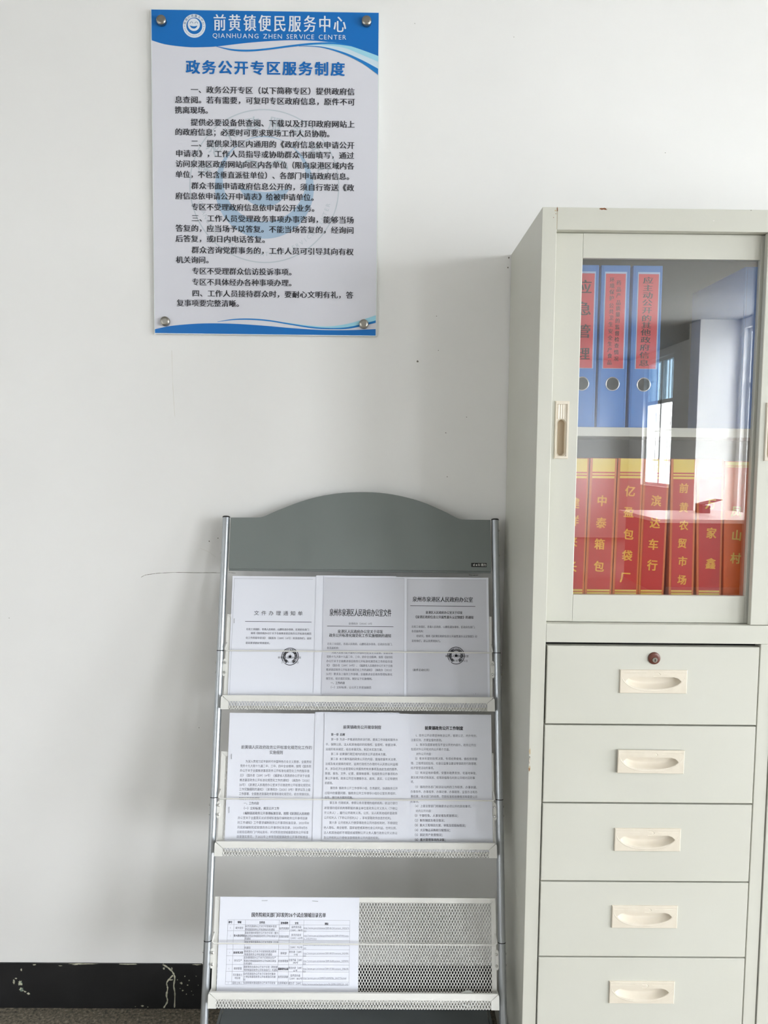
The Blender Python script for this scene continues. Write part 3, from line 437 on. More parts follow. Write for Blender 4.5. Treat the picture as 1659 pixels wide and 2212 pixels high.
# ================================================================== notice board
def build_sign():
    x0, x1, z0, z1 = -0.5711, -0.0107, 1.8027, 2.5875; YF = -0.0115
    t = thing('notice_board', 'blue and white acrylic notice board bolted to the wall above the rack', 'sign', ((x0+x1)/2, -0.003, z0))
    org = tuple(t.location)
    lay = lambda k: (lambda a, b: (a, YF-0.00018*k, b))
    m = MB(); m.box(x0, x1, YF, -0.0015, z0, z1, 'acryl'); 
    e = 0.0016
    m.add([lay(0.5)(x0+e, z0+e), lay(0.5)(x1-e, z0+e), lay(0.5)(x1-e, z1-e), lay(0.5)(x0+e, z1-e)], [(0, 1, 2, 3)], 'sign')
    cl = lambda P: [(min(max(p[0], x0+e), x1-e), p[1]) for p in P]
    cx, cz, R = WM
    p = lay(1)
    ring(m, cx, cz, R*0.985, R, 'wm1', p, 96)
    ring(m, cx, cz+R*0.10, R*0.555, R*0.66, 'wm2', p, 80, 0, 360, cx, cz-R*0.02)
    s0 = curve_pts([(cx-R*0.34, cz-R*0.02), (cx, cz-R*0.07), (cx+R*0.34, cz-R*0.02)], 10); s1 = curve_pts([(cx-R*0.34, cz-R*0.02), (cx-R*0.2, cz-R*0.2), (cx, cz-R*0.26), (cx+R*0.2, cz-R*0.2), (cx+R*0.34, cz-R*0.02)], 5)
    m.strip(s0 and [p(*q) for q in s0], [p(*q) for q in s1], 'wm2')
    for sx in (-1, 1): ring(m, cx+sx*R*0.19, cz+R*0.22, R*0.10, R*0.13, 'wm1', p, 20, 0, 180)
    ring_text(m, '泉港行政服务中心', cx, cz, R*0.82, R*0.17, 165, 15, 'wm1', p, 1)
    ring_text(m, 'QUANGANG ADMINISTRATIVE SERVICE CENTER', cx, cz, R*0.88, R*0.07, 195, 345, 'wm1', p, 0, True)
    p2 = lay(2)
    top = cl(curve_pts(W_TOP)); 
    m.strip([p2(q[0], z1-e) for q in top], [p2(*q) for q in top], 'sblue')
    for (a, b), key, k in ((W_CYAN, 'scyan', 3), (W_PALE, 'spale', 4), (W_LINE2, 'smid', 5), (W_LINE1, 'smid', 6)):
        m.strip([lay(k)(*q) for q in cl(curve_pts(a))], [lay(k)(*q) for q in cl(curve_pts(b))], key)
    bot = cl(curve_pts(B_TOP)); m.strip([p2(*q) for q in bot], [p2(q[0], z0+e) for q in bot], 'sblue')
    for (a, b), key, k in ((B_CYAN, 'scyan', 3), (B_LINE, 'smid', 4)):
        m.strip([lay(k)(*q) for q in cl(curve_pts(a))], [lay(k)(*q) for q in cl(curve_pts(b))], key)
    for tx, a, b, z, h, bo in SIGN_LINES: letters(m, tx, a, b, z, h*0.92, 1, 'sink', lay(7))
    for tx, a, b, z, h, bo in SIGN_HEAD: letters(m, tx, a, b, z, h, bo, 'swhite', lay(7), 0.74 if bo else 1.0)
    for tx, a, b, z, h, bo in SIGN_TITLE: letters(m, tx, a, b, z, h*0.90, bo, 'stitle', lay(7))
    m.build('printed_panel', t, org)
    m = MB(); cx, cz, R = EMB
    disc(m, cx, cz, R, 'swhite', lay(3)); disc(m, cx+R*0.01, cz-R*0.0, R*0.70, 'sblue', lay(4)); disc(m, cx-R*0.03, cz+R*0.10, R*0.535, 'swhite', lay(5))
    q = lay(6); fx, fz = cx-R*0.03, cz+R*0.10
    for sx in (-1, 1): ring(m, fx+sx*R*0.21+0.01*R, fz+R*0.10, R*0.10, R*0.145, 'logoink', q, 20, -5, 185)
    a = curve_pts([(fx-R*0.36, fz-R*0.08), (fx, fz-R*0.14), (fx+R*0.32, fz-R*0.08)], 10); b = curve_pts([(fx-R*0.36, fz-R*0.08), (fx-R*0.22, fz-R*0.27), (fx, fz-R*0.34), (fx+R*0.2, fz-R*0.27), (fx+R*0.32, fz-R*0.08)], 5)
    m.strip([q(*k) for k in a], [q(*k) for k in b], 'sblue')
    ring_text(m, '泉港行政服务中心', cx, cz, R*0.85, R*0.20, 165, 15, 'logoink', q, 1)
    ring_text(m, 'QUANGANG ADMINISTRATIVE SERVICE CENTER', cx, cz, R*0.85, R*0.085, 195, 345, 'logoink', q, 0, True)
    for an in (183, -3): star(m, cx+R*0.85*math.cos(math.radians(an)), cz+R*0.85*math.sin(math.radians(an)), R*0.06, 'logoink', q)
    m.build('emblem', t, org)
    for x, z in BOLTS:
        m = MB(); m.lathe((x, YF, z), (0, -1, 0), [(0.0098, 0), (0.0118, 0.0008), (0.0118, 0.0095), (0.0108, 0.0112), (0.006, 0.0116)], 'steel', 28)
        m.build('bolt', t, org)
build_sign()

# ================================================================== filing cabinet
CX0, CX1, CZT, CF = 0.3285, 1.3355, 2.0123, -0.378
LINES = [1.1073, 0.931, 0.7574, 0.5811, 0.4085, 0.2337, 0.0600]
def drawer_handle_mesh():
    W, H, nx, nz = 0.1435, 0.0508, 130, 52; bm = bmesh.new(); g = []
    for j in range(nz+1):
        row = []
        for i in range(nx+1):
            u, v = i/nx, j/nz; x = (u-0.5)*W; z = (0.5-v)*H
            a = abs(u-0.5)/0.41; d = 0.0
            if a < 1:
                vt = 0.31+0.17*a**9; vb = 0.48+0.34*(1-a**2.4)**0.62
                if vt < v < vb:
                    e = min((v-vt)*H/0.0016, (vb-v)*H/0.012, (1-a)*0.41*W/0.006, 1)
                    e = max(0, min(1, e)); d = 0.0125*(1-(1-e)**2)
            y = -0.0032+d
            # shallow ridge round the grip and a small oval
            a2 = abs(u-0.5)/0.475
            if a2 < 1 and d == 0:
                vb2 = 0.27+0.63*(1-a2**2.6)**0.62
                if v > 0.2 and abs(v-vb2) < 0.02: y -= 0.0003
            q = math.hypot((u-0.53)/0.062, (v-0.19)/0.085)
            if 0.85 < q < 1.05 and u > 0.5: y += 0.0006
            if abs(v-0.13) < 0.012 and (0.03 < u < 0.38 or 0.66 < u < 0.97): y += 0.0004
            ex = min(u*W, (1-u)*W, v*H, (1-v)*H)
            if ex < 0.0007: y += 0.0010
            row.append(bm.verts.new((x, y, z)))
        g.append(row)
    for j in range(nz):
        for i in range(nx): bm.faces.new((g[j][i], g[j+1][i], g[j+1][i+1], g[j][i+1]))
    edge = g[0]+[g[j][nx] for j in range(1, nz+1)]+[g[nz][i] for i in range(nx-1, -1, -1)]+[g[j][0] for j in range(nz-1, 0, -1)]
    low = [bm.verts.new((p.co.x, 0.0005, p.co.z)) for p in edge]
    for k in range(len(edge)): bm.faces.new((edge[k], edge[(k+1) % len(edge)], low[(k+1) % len(edge)], low[k]))
    return bm
def slide_handle_mesh():
    W, H, nx, nz = 0.0295, 0.1213, 44, 150; bm = bmesh.new(); g = []
    for j in range(nz+1):
        row = []
        for i in range(nx+1):
            u, v = i/nx, j/nz; x = (u-0.5)*W; z = (0.5-v)*H; y = -0.0034
            xi = abs(x); ex = min(u*W, (1-u)*W, v*H, (1-v)*H)
            if ex < 0.001: y += 0.0014
            inner = xi < 0.0102 and 0.055*H < (0.5*H-z) < 0.955*H
            if inner:
                y = -0.0014
                if 0.055 < v < 0.31:
                    y += 0.0011*(0.5+0.5*math.cos(x/0.0102*PI*4.0))-0.0004
                r = 0.0088; zt = 0.5*H-0.315*H-r; zb = -0.5*H+0.045*H+r
                dd = math.hypot(x, max(0, z-zt, zb-z))
                if dd < r: y = -0.0014+0.0095*min(1, ((r-dd)/0.0032))**0.6
                elif dd < r+0.0012: y -= 0.0008
            row.append(bm.verts.new((x, y, z)))
        g.append(row)
    for j in range(nz):
        for i in range(nx): bm.faces.new((g[j][i], g[j+1][i], g[j+1][i+1], g[j][i+1]))
    edge = g[0]+[g[j][nx] for j in range(1, nz+1)]+[g[nz][i] for i in range(nx-1, -1, -1)]+[g[j][0] for j in range(nz-1, 0, -1)]
    low = [bm.verts.new((p.co.x, 0.0005, p.co.z)) for p in edge]
    for k in range(len(edge)): bm.faces.new((edge[k], edge[(k+1) % len(edge)], low[(k+1) % len(edge)], low[k]))
    return bm
def holed(m, x0, x1, y0, y1, z0, z1, hx0, hx1, hz0, hz1, key):
    """a panel with a rectangular opening, its four outer edges slightly eased"""
    e = 0.0012
    X = [x0, hx0, hx1, x1]; Z = [z0, hz0, hz1, z1]; V = [(x, y0, z) for z in Z for x in X]; F = []
    for j in range(3):
        for i in range(3):
            if i == 1 and j == 1: continue
            a = j*4+i; F.append((a, a+1, a+5, a+4))
    V2 = []
    for (x, y, z) in V:
        V2.append((min(max(x, x0+e), x1-e), y, min(max(z, z0+e), z1-e)))
    m.add(V2, F, key)
    o = [(x0+e, z0+e), (x1-e, z0+e), (x1-e, z1-e), (x0+e, z1-e)]; p = [(x0, z0), (x1, z0), (x1, z1), (x0, z1)]
    vs = [(a, y0, b) for a, b in o]+[(a, y0+e, b) for a, b in p]+[(a, y1, b) for a, b in p]
    m.add(vs, [(k, 4+k, 4+(k+1) % 4, (k+1) % 4) for k in range(4)]+[(4+k, 8+k, 8+(k+1) % 4, 4+(k+1) % 4) for k in range(4)], key)
    h = [(hx0, hz0), (hx1, hz0), (hx1, hz1), (hx0, hz1)]
    m.add([(a, y0, b) for a, b in h]+[(a, y1, b) for a, b in h], [(k, (k+1) % 4, 4+(k+1) % 4, 4+k) for k in range(4)], key)
def place_mesh(bm, x, y, z, key, tilt=0.0, shift=0.0):
    m = MB(); c, s = math.cos(tilt), math.sin(tilt)
    for p in bm.verts: p.co = Vector((x+p.co.x*c-p.co.z*s, y+p.co.y+shift*(0.5+p.co.x/0.14)*-1, z+p.co.x*s+p.co.z*c))
    m.bm(bm, key, False); return m
def build_cabinet():
    t = thing('filing_cabinet', 'grey-beige steel filing cabinet with glass sliding doors above drawers, right of the rack', 'cabinet', ((CX0+CX1)/2, -0.19, 0.0))
    org = tuple(t.location); m = MB(); b = 0.0012; BK = -0.003
    m.box(CX0, CX0+0.003, CF+0.002, BK, 0.0, CZT-0.001, 'cab'); m.box(CX1-0.003, CX1, CF+0.002, BK, 0.0, CZT-0.001, 'cab')
    m.box(CX0, 0.3588, CF, CF+0.026, 0.0, CZT, 'cab', b); m.box(CX1-0.0303, CX1, CF, CF+0.026, 0.0, CZT, 'cab', b)
    m.box(0.3589, CX1-0.0304, CF, CF+0.004, 1.9675, CZT, 'cab', 0.001); m.box(0.3589, CX1-0.0304, CF+0.004, CF+0.04, 1.9675, 1.9705, 'cab')
    m.box(CX0+0.001, CX1-0.001, CF+0.02, BK, CZT-0.003, CZT-0.0005, 'cab')
    m.box(0.3589, CX1-0.0304, CF, CF+0.05, 1.1095, 1.1495, 'cab', 0.001)
    m.box(CX0+0.003, CX1-0.003, CF+0.05, BK, 1.182, 1.190, 'cabshade'); m.box(0.36, CX1-0.031, CF+0.0295, CF+0.0305, 1.1495, 1.19, 'cabshade')
    m.box(CX0+0.003, CX1-0.003, -0.008, BK, 0.05, CZT-0.003, 'cabshade')
    m.box(0.8187, 0.8455, CF, CF+0.026, 0.0, 1.1093, 'cab', b); m.box(0.8295, 0.8345, CF+0.026, -0.008, 0.05, 1.1093, 'cabshade')
    m.box(0.3589, 0.8186, CF+0.002, CF+0.03, 0.0, 0.058, 'cab', 0.001); m.box(0.8456, CX1-0.0304, CF+0.002, CF+0.03, 0.0, 0.058, 'cab', 0.001)
    m.box(0.3592, 0.8184, CF+0.03, CF+0.032, 0.058, 1.109, 'darkfill'); m.box(0.846, CX1-0.031, CF+0.03, CF+0.032, 0.058, 1.109, 'darkfill')  # dark sheets paint the shade of the unlit hollow behind the seams
    fp = lambda a, b_: (a, CF-0.0003, b_)
    blob(m, 0.4530, 2.0098, 0.0082, 0.0022, 'rust', fp, 3, 16, 0.9); blob(m, 0.3588, 2.0080, 0.0012, 0.0050, 'rust', fp, 4, 12, 0.9)
    blob(m, 0.3550, 2.0052, 0.0016, 0.0016, 'rust2', fp, 5, 9); blob(m, 0.3560, 1.9990, 0.0008, 0.0010, 'rust', fp, 6, 8); blob(m, 0.3515, 1.9915, 0.0011, 0.0008, 'rust', fp, 7, 8)
    m.strip([fp(0.3586, 2.0052), fp(0.3584, 1.9690)], [fp(0.3592, 2.0052), fp(0.3590, 1.9690)], 'rust2')
    blob(m, 0.7560, 2.0108, 0.0016, 0.0008, 'mark', fp, 8, 9); blob(m, 0.6800, 1.9890, 0.0018, 0.0009, 'scuff', fp, 9, 9)
    # chipped corner of the front edge
    cp = lambda a, b_: (CX0+0.0008+a, CF-0.0004, b_)
    for i, (a, z, rx, rz, key) in enumerate(((0.0012, 0.8710, 0.0018, 0.0065, 'rust2'), (0.0016, 0.8520, 0.0016, 0.0085, 'darkfill'), (0.0012, 0.8505, 0.0009, 0.0105, 'plastic'), (0.0014, 0.8330, 0.0024, 0.0060, 'rust2'), (0.0010, 0.8300, 0.0012, 0.0040, 'rust'))): blob(m, cp(a, 0)[0], z, rx, rz, key, lambda p, q, i=i: (p, CF-0.0003-0.0001*i, q), 50+i, 12, 0.9)
    m.build('carcass', t, org)
    m = MB(); m.box(CX0+0.0035, CX1-0.0035, -0.335, -0.009, 1.5485, 1.5680, 'cab', 0.001); m.build('shelf', t, org)
    # sliding doors
    for nm, x0, x1, gx0, gx1, yf, hx in (('a', 0.3592, 0.8500, 0.4186, 0.7895, -0.359, 0.3842), ('b', 0.7937, 1.3045, 0.8540, 1.2450, -0.3775, 0.8206)):
        m = MB(); z0, z1, gz0, gz1 = 1.1505, 1.9668, 1.2088, 1.9164; yb = yf+0.012; hw, hz0, hz1 = 0.0106, 1.5025, 1.6180
        holed(m, x0, gx0, yf, yb, z0, z1, hx-hw, hx+hw, hz0, hz1, 'cab')
        m.box(gx1, x1, yf, yb, z0, z1, 'cab', 0.0008); m.box(gx0+0.0002, gx1-0.0002, yf+0.0002, yb, gz1, z1, 'cab', 0.0006); m.box(gx0+0.0002, gx1-0.0002, yf+0.0002, yb, z0, gz0, 'cab', 0.0006)
        d = m.build('sliding_door', t, org)
        m = MB(); m.box(gx0-0.004, gx1+0.004, yf+0.006, yf+0.010, gz0-0.004, gz1+0.004, 'glass'); m.build('glass_pane', d, org)
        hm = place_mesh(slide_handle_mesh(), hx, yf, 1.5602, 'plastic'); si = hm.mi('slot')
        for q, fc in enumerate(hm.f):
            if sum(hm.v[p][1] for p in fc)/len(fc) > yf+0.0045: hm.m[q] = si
        h = hm.build('handle', d, org); h['label'] = 'cream plastic ribbed finger pull'
    # drawers of the left half
    hb = None
    for i in range(6):
        z1, z0 = LINES[i]-0.0017, LINES[i+1]+0.0017
        if i == 0: z1 -= 0.003
        zc = (LINES[i]+LINES[i+1])/2+0.008; xc = 0.5901; yf = CF-0.002; x0 = 0.3612 if i else 0.3622; x1 = 0.8153
        m = MB(); holed(m, x0, x1, yf, yf+0.018, z0, z1, xc-0.0625, xc+0.0625, zc-0.0185, zc+0.0118, 'cab')
        m.box(x0+0.01, x1-0.01, yf+0.018, yf+0.0195, z0+0.005, zc-0.02, 'cabshade')
        d = m.build('drawer', t, org)
        tilt, sh = (0.0, 0.0)
        if i == 1: tilt, sh = (-0.006, 0.0)
        h = place_mesh(drawer_handle_mesh(), xc, yf-(0.003 if i == 1 else 0.0), zc, 'plastic', tilt).build('handle', d, org); h['label'] = 'cream plastic recessed handle'
        if i == 0:
            m = MB(); c = (0.5903, yf, 1.0777); m.lathe(c, (0, -1, 0), [(0.0130, 0), (0.0130, 0.0022), (0.0122, 0.003), (0.0060, 0.003)], 'lock', 32)
            m.lathe((c[0]+0.001, yf-0.003, c[2]-0.0034), (0, -1, 0), [(0.0056, 0), (0.0056, 0.0012), (0.0050, 0.0016)], 'steel', 24)
            m.box(c[0]+0.0002, c[0]+0.0018, yf-0.0049, yf-0.0045, c[2]-0.0064, c[2]-0.0010, 'darkfill'); k = m.build('lock', d, org); k['label'] = 'round brown keyhole lock'
    m = MB(); m.box(0.8480, CX1-0.0328, CF-0.002, CF+0.016, 0.0612, 1.1030, 'cab', 0.0012); d = m.build('cupboard_door', t, org)
build_cabinet()

# ------------------------------------------------------------------ blue binders
def build_blue():
    Z0, Z1, YFr, YBk = 1.5682, 1.9105, -0.325, -0.045
    X = [(0.4015, 0.4627), (0.4682, 0.5293), (0.5362, 0.5982), (0.7752, 0.8364)]
    LB = ['blue lever-arch binder half hidden by the door frame, big characters on its red label', 'middle blue lever-arch binder with two columns of small writing on its red label', 'blue lever-arch binder with one column of writing, beside the empty shelf space', 'plain blue binder standing alone in shade behind the edge of the sliding doors']
    for i, (x0, x1) in enumerate(X):
        t = thing('binder', LB[i], 'binder', ((x0+x1)/2, -0.185, Z0), 'blue binders on the upper shelf'); org = tuple(t.location)
        m = MB(); m.box(x0, x1, YFr, YFr+0.003, Z0, Z1, 'blue', 0.0012)
        m.box(x0, x0+0.0026, YFr+0.003, YBk, Z0, Z1, 'blue'); m.box(x1-0.0026, x1, YFr+0.003, YBk, Z0, Z1, 'blue')
        for xe in (x0+0.0036, x1-0.0042): m.box(xe, xe+0.0006, YFr-0.0003, YFr, Z0+0.002, Z1-0.002, 'bluedk')
        m.build('cover', t, org)
        m = MB(); m.box(x0+0.004, x1-0.010, YFr+0.03, YBk-0.01, Z0+0.012, Z1-0.02, 'page'); m.build('paper_block', t, org)
        if i == 3: continue
        lx0, lx1 = BLUE_LBL[i]; lz1, lz0 = BLUE_LBL[3], BLUE_LBL[4]
        if i == 0: lx0 = 0.4100
        m = MB(); m.box(lx0-0.0018, lx1+0.0024, YFr-0.0004, YFr, lz0-0.001, lz1+0.004, 'clear')
        m.add([(lx0, YFr-0.0006, lz0), (lx1, YFr-0.0006, lz0), (lx1, YFr-0.0006, lz1), (lx0, YFr-0.0006, lz1)], [(0, 1, 2, 3)], 'redlbl')
        for c, x, z, h in BLUE_TXT[i]: letter_at(m, c, x, z, h*0.25859/985*(0.94, 0.80, 0.78)[i], 1, 'brush', lambda a, b: (a, YFr-0.0009, b), (1.0, 0.95, 1.5)[i])
        s = m.build('spine_label', t, org); s['label'] = 'red paper label with vertical handwriting'
        rx, rz = BLUE_RING[i]; m = MB()
        n = 36
        prof = [(0.0128, 0.0002), (0.0136, 0.0012), (0.0146, 0.0014), (0.0152, 0.0002)]
        m.lathe((rx, YFr, rz), (0, -1, 0), prof, 'chrome', n); m.f = m.f[:-2]; m.m = m.m[:-2]; m.smooth = m.smooth[:-2]
        disc(m, rx, rz, 0.0130, 'hole', lambda a, b: (a, YFr-0.0005, b), n)
        s = m.build('finger_ring', t, org); s['label'] = 'chrome-rimmed finger hole'
build_blue()

# ------------------------------------------------------------------ red folders
def build_red():
    ZT, ZB, YFr, YBk, Z0 = 1.5006, 1.2055, -0.335, -0.075, 1.1902
    RED_X[2][3] = 0.5660
    names = ['red folder at the end of the row, mostly hidden by the door frame', 'red folder lettered 中泰箱包 in gold, on the lower glass-door shelf', 'red folder lettered 亿盈包袋厂 in gold, on the lower glass-door shelf', 'red folder lettered 滨达车行 in gold, on the lower glass-door shelf', 'red folder lettered 前黄农贸市场 in gold, on the lower glass-door shelf', 'leaning red folder lettered with 家 and 鑫, beside the orange folder', 'orange folder lettered 山村 in yellow, at the end of the red folders']
    for i, (a, b, c, d) in enumerate(RED_X):
        zt = ZT-0.003 if i == 6 else ZT+0.0006*(i % 3)
        def X(s, z): 
            k = (z-ZB)/(ZT-ZB); return (c+(a-c)*k)*(1-s)+(d+(b-d)*k)*s
        t = thing('folder', names[i], 'folder', (X(0.5, Z0), -0.205, Z0), 'red and orange folders on the lower shelf'); org = tuple(t.location)
        key = 'orangeb' if i == 6 else 'redb'; edge = 'orangeb' if i == 6 else 'orange'
        m = MB(); y0 = YFr
        v = [(X(s, z), y, z) for y in (y0, YBk) for z in (Z0, zt) for s in (0, 1)]
        m.add(v, [(0, 1, 3, 2), (4, 6, 7, 5), (0, 2, 6, 4), (1, 5, 7, 3), (0, 4, 5, 1)], edge)
        m.add([(X(s, zt-0.012), y, zt-0.012) for y in (y0+0.004, YBk) for s in (0.06, 0.94)], [(0, 1, 3, 2)], 'page')
        for s0, s1 in ((0.0, 0.055), (0.945, 1.0)):
            m.add([(X(s, zt), y, zt) for y in (y0, YBk) for s in (s0, s1)], [(0, 1, 3, 2)], 'fgrey')
        m.build('case', t, org)
        m = MB(); q = lambda k: y0-0.0004-0.0002*k
        def band(z1, z0, kk, k, s0=0.085, s1=0.925): m.add([(X(s0, z0), q(k), z0), (X(s1, z0), q(k), z0), (X(s1, z1), q(k), z1), (X(s0, z1), q(k), z1)], [(0, 1, 2, 3)], kk)
        if i < 6:
            m.box(X(0.085, Z0), X(0.085, Z0), q(0), q(0), Z0, Z0, key)
            band(zt-0.0002, Z0+0.002, key, 0)
            z = zt-0.0003
            for h, kk in ((0.0285, 'yellow'), (0.0032, None), (0.0031, 'yellow'), (0.0026, None), (0.0050, 'yellow')):
                if kk: band(z, z-h, kk, 1)
                z -= h
            band(1.2168, 1.2130, 'yellow', 1); band(1.2112, 1.2068, 'yellow', 1); band(1.2050, 1.2015, 'yellow', 1)
        else:
            band(zt-0.001, Z0+0.002, key, 0, 0.02, 0.98); band(zt-0.001, zt-0.009, 'yellow', 1, 0.02, 0.98); band(zt-0.0105, zt-0.0125, 'yellow', 1, 0.02, 0.98)
        big = 0.0235
        for ch, x, zc in RED_TXT[i]: letter_at(m, ch, x, zc, big*(0.82 if i == 4 else 0.92), 2, 'gold' if i < 6 else 'yellow', lambda aa, bb: (aa, q(2), bb), 0.92, -0.05)
        m.build('spine', t, org)
build_red()

# ================================================================== brochure rack
RT = 0.25; RN = math.hypot(1, RT); RB = Vector((-0.0449, -0.385, 0)); RV = Vector((0, RT, 1))/RN; RW = Vector((0, -1, RT))/RN
def RK(u, v, w): return RB+Vector((u, 0, 0))+RV*v+RW*w
def rbox(m, u0, u1, v0, v1, w0, w1, key):
    vs = [RK(u, v, w) for w in (w0, w1) for v in (v0, v1) for u in (u0, u1)]
    m.add(vs, [(0, 2, 3, 1), (4, 5, 7, 6), (0, 1, 5, 4), (2, 6, 7, 3), (0, 4, 6, 2), (1, 3, 7, 5)], key)
def rslab(m, pts, w0, w1, key):
    m.slab([RK(u, v, w0) for u, v in pts], RW*(w1-w0), key)
def diamonds(m, P0, E1, E2, N, Wd, Hd, key, cw=0.0066, ch=0.0121, sw=0.0013, th=0.0010):
    E1, E2, N = Vector(E1), Vector(E2), Vector(N); k = cw/ch
    for sg in (1, -1):
        n0 = -int(Hd*k/cw)-2 if sg > 0 else 0; n1 = int(Wd/cw)+2 if sg > 0 else int((Wd+Hd*k)/cw)+2
        for i in range(n0, n1):
            xb = i*cw; ya, yb = 0.0, Hd                         # x = xb + sg*k*y
            lo, hi = (-xb/k, (Wd-xb)/k) if sg > 0 else ((xb-Wd)/k, xb/k)
            ya = max(ya, lo); yb = min(yb, hi)
            if yb-ya < 0.001: continue
            A = Vector(P0)+E1*(xb+sg*k*ya)+E2*ya; B = Vector(P0)+E1*(xb+sg*k*yb)+E2*yb
            d = (B-A).normalized(); s = d.cross(N).normalized()*sw/2; t = N*(th/2)*(1.0 if sg > 0 else 0.8)
            m.add([A-s-t, A+s-t, A+s+t, A-s+t, B-s-t, B+s-t, B+s+t, B-s+t], [(0, 4, 5, 1), (1, 5, 6, 2), (2, 6, 7, 3), (3, 7, 4, 0)], key)
RACK = None
VB = (0.915, 0.585, 0.263); VL = (0.9478, 0.6173, 0.2962); VR = (1.1406, 0.8143, 0.4892); VW = (1.0525, 0.7092, 0.3938)
SCR = ((1.0238, 1.0006), (0.6925, 0.6716), (0.3694, 0.3449))
def build_rack():
    t = thing('brochure_rack', 'grey metal brochure rack with arched header and three white mesh trays', 'rack', tuple(RB)); org = tuple(RB)
    E1 = Vector((1, 0, 0))
    # header
    arch = curve_pts([(-0.264, 1.3828), (-0.2440, 1.3862), (-0.2099, 1.4018), (-0.1405, 1.4290), (-0.0706, 1.4455), (0.0, 1.4510), (0.0706, 1.4470), (0.1408, 1.4315), (0.2030, 1.4070), (0.2440, 1.3865), (0.2640, 1.3828)], 6)
    pts = [(-0.3275, 1.2536), (0.3275, 1.2536), (0.3275, 1.3828)]+arch[::-1]+[(-0.3275, 1.3822)]
    m = MB(); rslab(m, pts, -0.007, 0.004, 'hdr'); rbox(m, -0.3275, 0.3275, 1.2490, 1.2536, -0.007, -0.0015, 'hdr'); h = m.build('header_panel', t, org)
    m = MB(); rbox(m, 0.2775, 0.3160, 1.2632, 1.2735, 0.004, 0.0048, 'cap')
    pl = lambda a, b: RK(a, b, 0.0050)
    letters(m, 'deli', 0.2805, 0.3000, 1.2688, 0.0066, 2, 'tray', pl); letters(m, '得力', 0.3018, 0.3150, 1.2684, 0.0062, 1, 'tray', pl)
    o = m.build('logo_plate', h, org); o['label'] = 'small black maker plate with white lettering'
    for sg in (-1, 1):
        m = MB(); u = sg*0.3395; m.tube(RK(u, 0.010, 0), RK(u, 1.3835, 0), 0.0088, 'pole', 28)
        for v in VW: m.tube(RK(u, v-0.0009, 0), RK(u, v+0.0009, 0), 0.00905, 'darkfill', 28)  # thin dark ring round the pole at each wire height
        p = m.build('pole', t, org)
        m = MB(); m.lathe(RK(u, 1.3835, 0), RV, [(0.0094, -0.001), (0.0096, 0.0012), (0.0080, 0.0028), (0.003, 0.0034)], 'cap', 28); m.build('cap', p, org)
        m = MB(); m.lathe(RK(u, 0.0, 0)+Vector((0, 0, 0.0008)), (0, 0, 1), [(0.0130, 0), (0.0130, 0.006), (0.0105, 0.016)], 'cap', 24); m.build('foot', p, org)
        for v in (1.3560, 1.2930):
            m = MB(); m.lathe(RK(u+sg*0.0086, v, 0), (sg, 0, 0), [(0.0022, 0), (0.0020, 0.0012), (0.0010, 0.0018)], 'chrome', 12); m.build('screw', p, org)
    g = 0.0005
    for k in range(3):
        vb, vl, vr, vw = VB[k], VL[k], VR[k], VW[k]; U0 = 0.3265; UL = 0.3273
        m = MB(); a, b_ = 0.0110, 0.0108
        # back frame: four mitred flat bars
        rslab(m, [(-U0, vr), (-U0+a, vr-b_), (U0-a, vr-b_), (U0, vr)], -0.002, 0.0022, 'tray')
        rslab(m, [(-U0, vb), (-U0+a, vb+b_), (U0-a, vb+b_), (U0, vb)], -0.002, 0.0022, 'tray')
        for s in (-1, 1): rslab(m, [(s*U0, vb+g), (s*(U0-a), vb+b_+g), (s*(U0-a), vr-b_-g), (s*U0, vr-g)], -0.002, 0.0022, 'tray')
        # lip
        lw, ls = 0.0142, 0.0182; r = 0.006
        cor = [(r*(1-math.cos(x)), r*(1-math.sin(x))) for x in [PI/2*q/4 for q in range(5)]]
        for s in (-1, 1):
            pts = [(s*(UL), vb), (s*(UL-ls), vb), (s*(UL-ls), vl-lw-g), (s*(UL-0.0022-g), vl-0.0018-g*1.2)]+[(s*(UL-cx_), vl-cz_) for cx_, cz_ in cor[1::-1]]
            rslab(m, pts, 0.028, 0.0312, 'tray')
            rbox(m, s*(UL-0.0016), s*UL, vb, vl-0.004, 0.0, 0.028, 'tray')
        rslab(m, [(-UL+0.0022, vl-0.0018+0.0018), (-UL+ls+g, vl-lw), (UL-ls-g, vl-lw), (UL-0.0022, vl)], 0.028, 0.0312, 'tray')
        rbox(m, -UL+0.004, UL-0.004, vl-0.0016, vl, 0.024, 0.028, 'tray')
        tr = m.build('tray', t, org)
        m = MB(); diamonds(m, RK(-U0+a, vb+b_, 0), E1, RV, RW, 2*(U0-a), vr-vb-2*b_, 'mesh')
        diamonds(m, RK(-UL+ls, vb, 0.0296), E1, RV, RW, 2*(UL-ls), vl-vb-lw, 'mesh')
        diamonds(m, RK(-UL+0.002, vb+0.0004, 0.001), E1, RW, RV, 2*(UL-0.002), 0.028, 'mesh')
        m.build('mesh_panel', tr, org)
        m = MB(); ue = 0.3252; w = 0.018
        m.path([RK(-ue+0.0010, vw+0.019, 0.003), RK(-ue-0.0004, vw+0.010, 0.010), RK(-ue-0.0006, vw+0.003, 0.0165), RK(-ue+0.004, vw, w), RK(-0.1, vw, w), RK(0.1, vw, w), RK(ue-0.004, vw, w), RK(ue+0.0006, vw+0.003, 0.0165), RK(ue+0.0004, vw+0.010, 0.010), RK(ue-0.0010, vw+0.019, 0.003)], 0.0016, 'tray', 10)
        m.build('retaining_wire', tr, org)
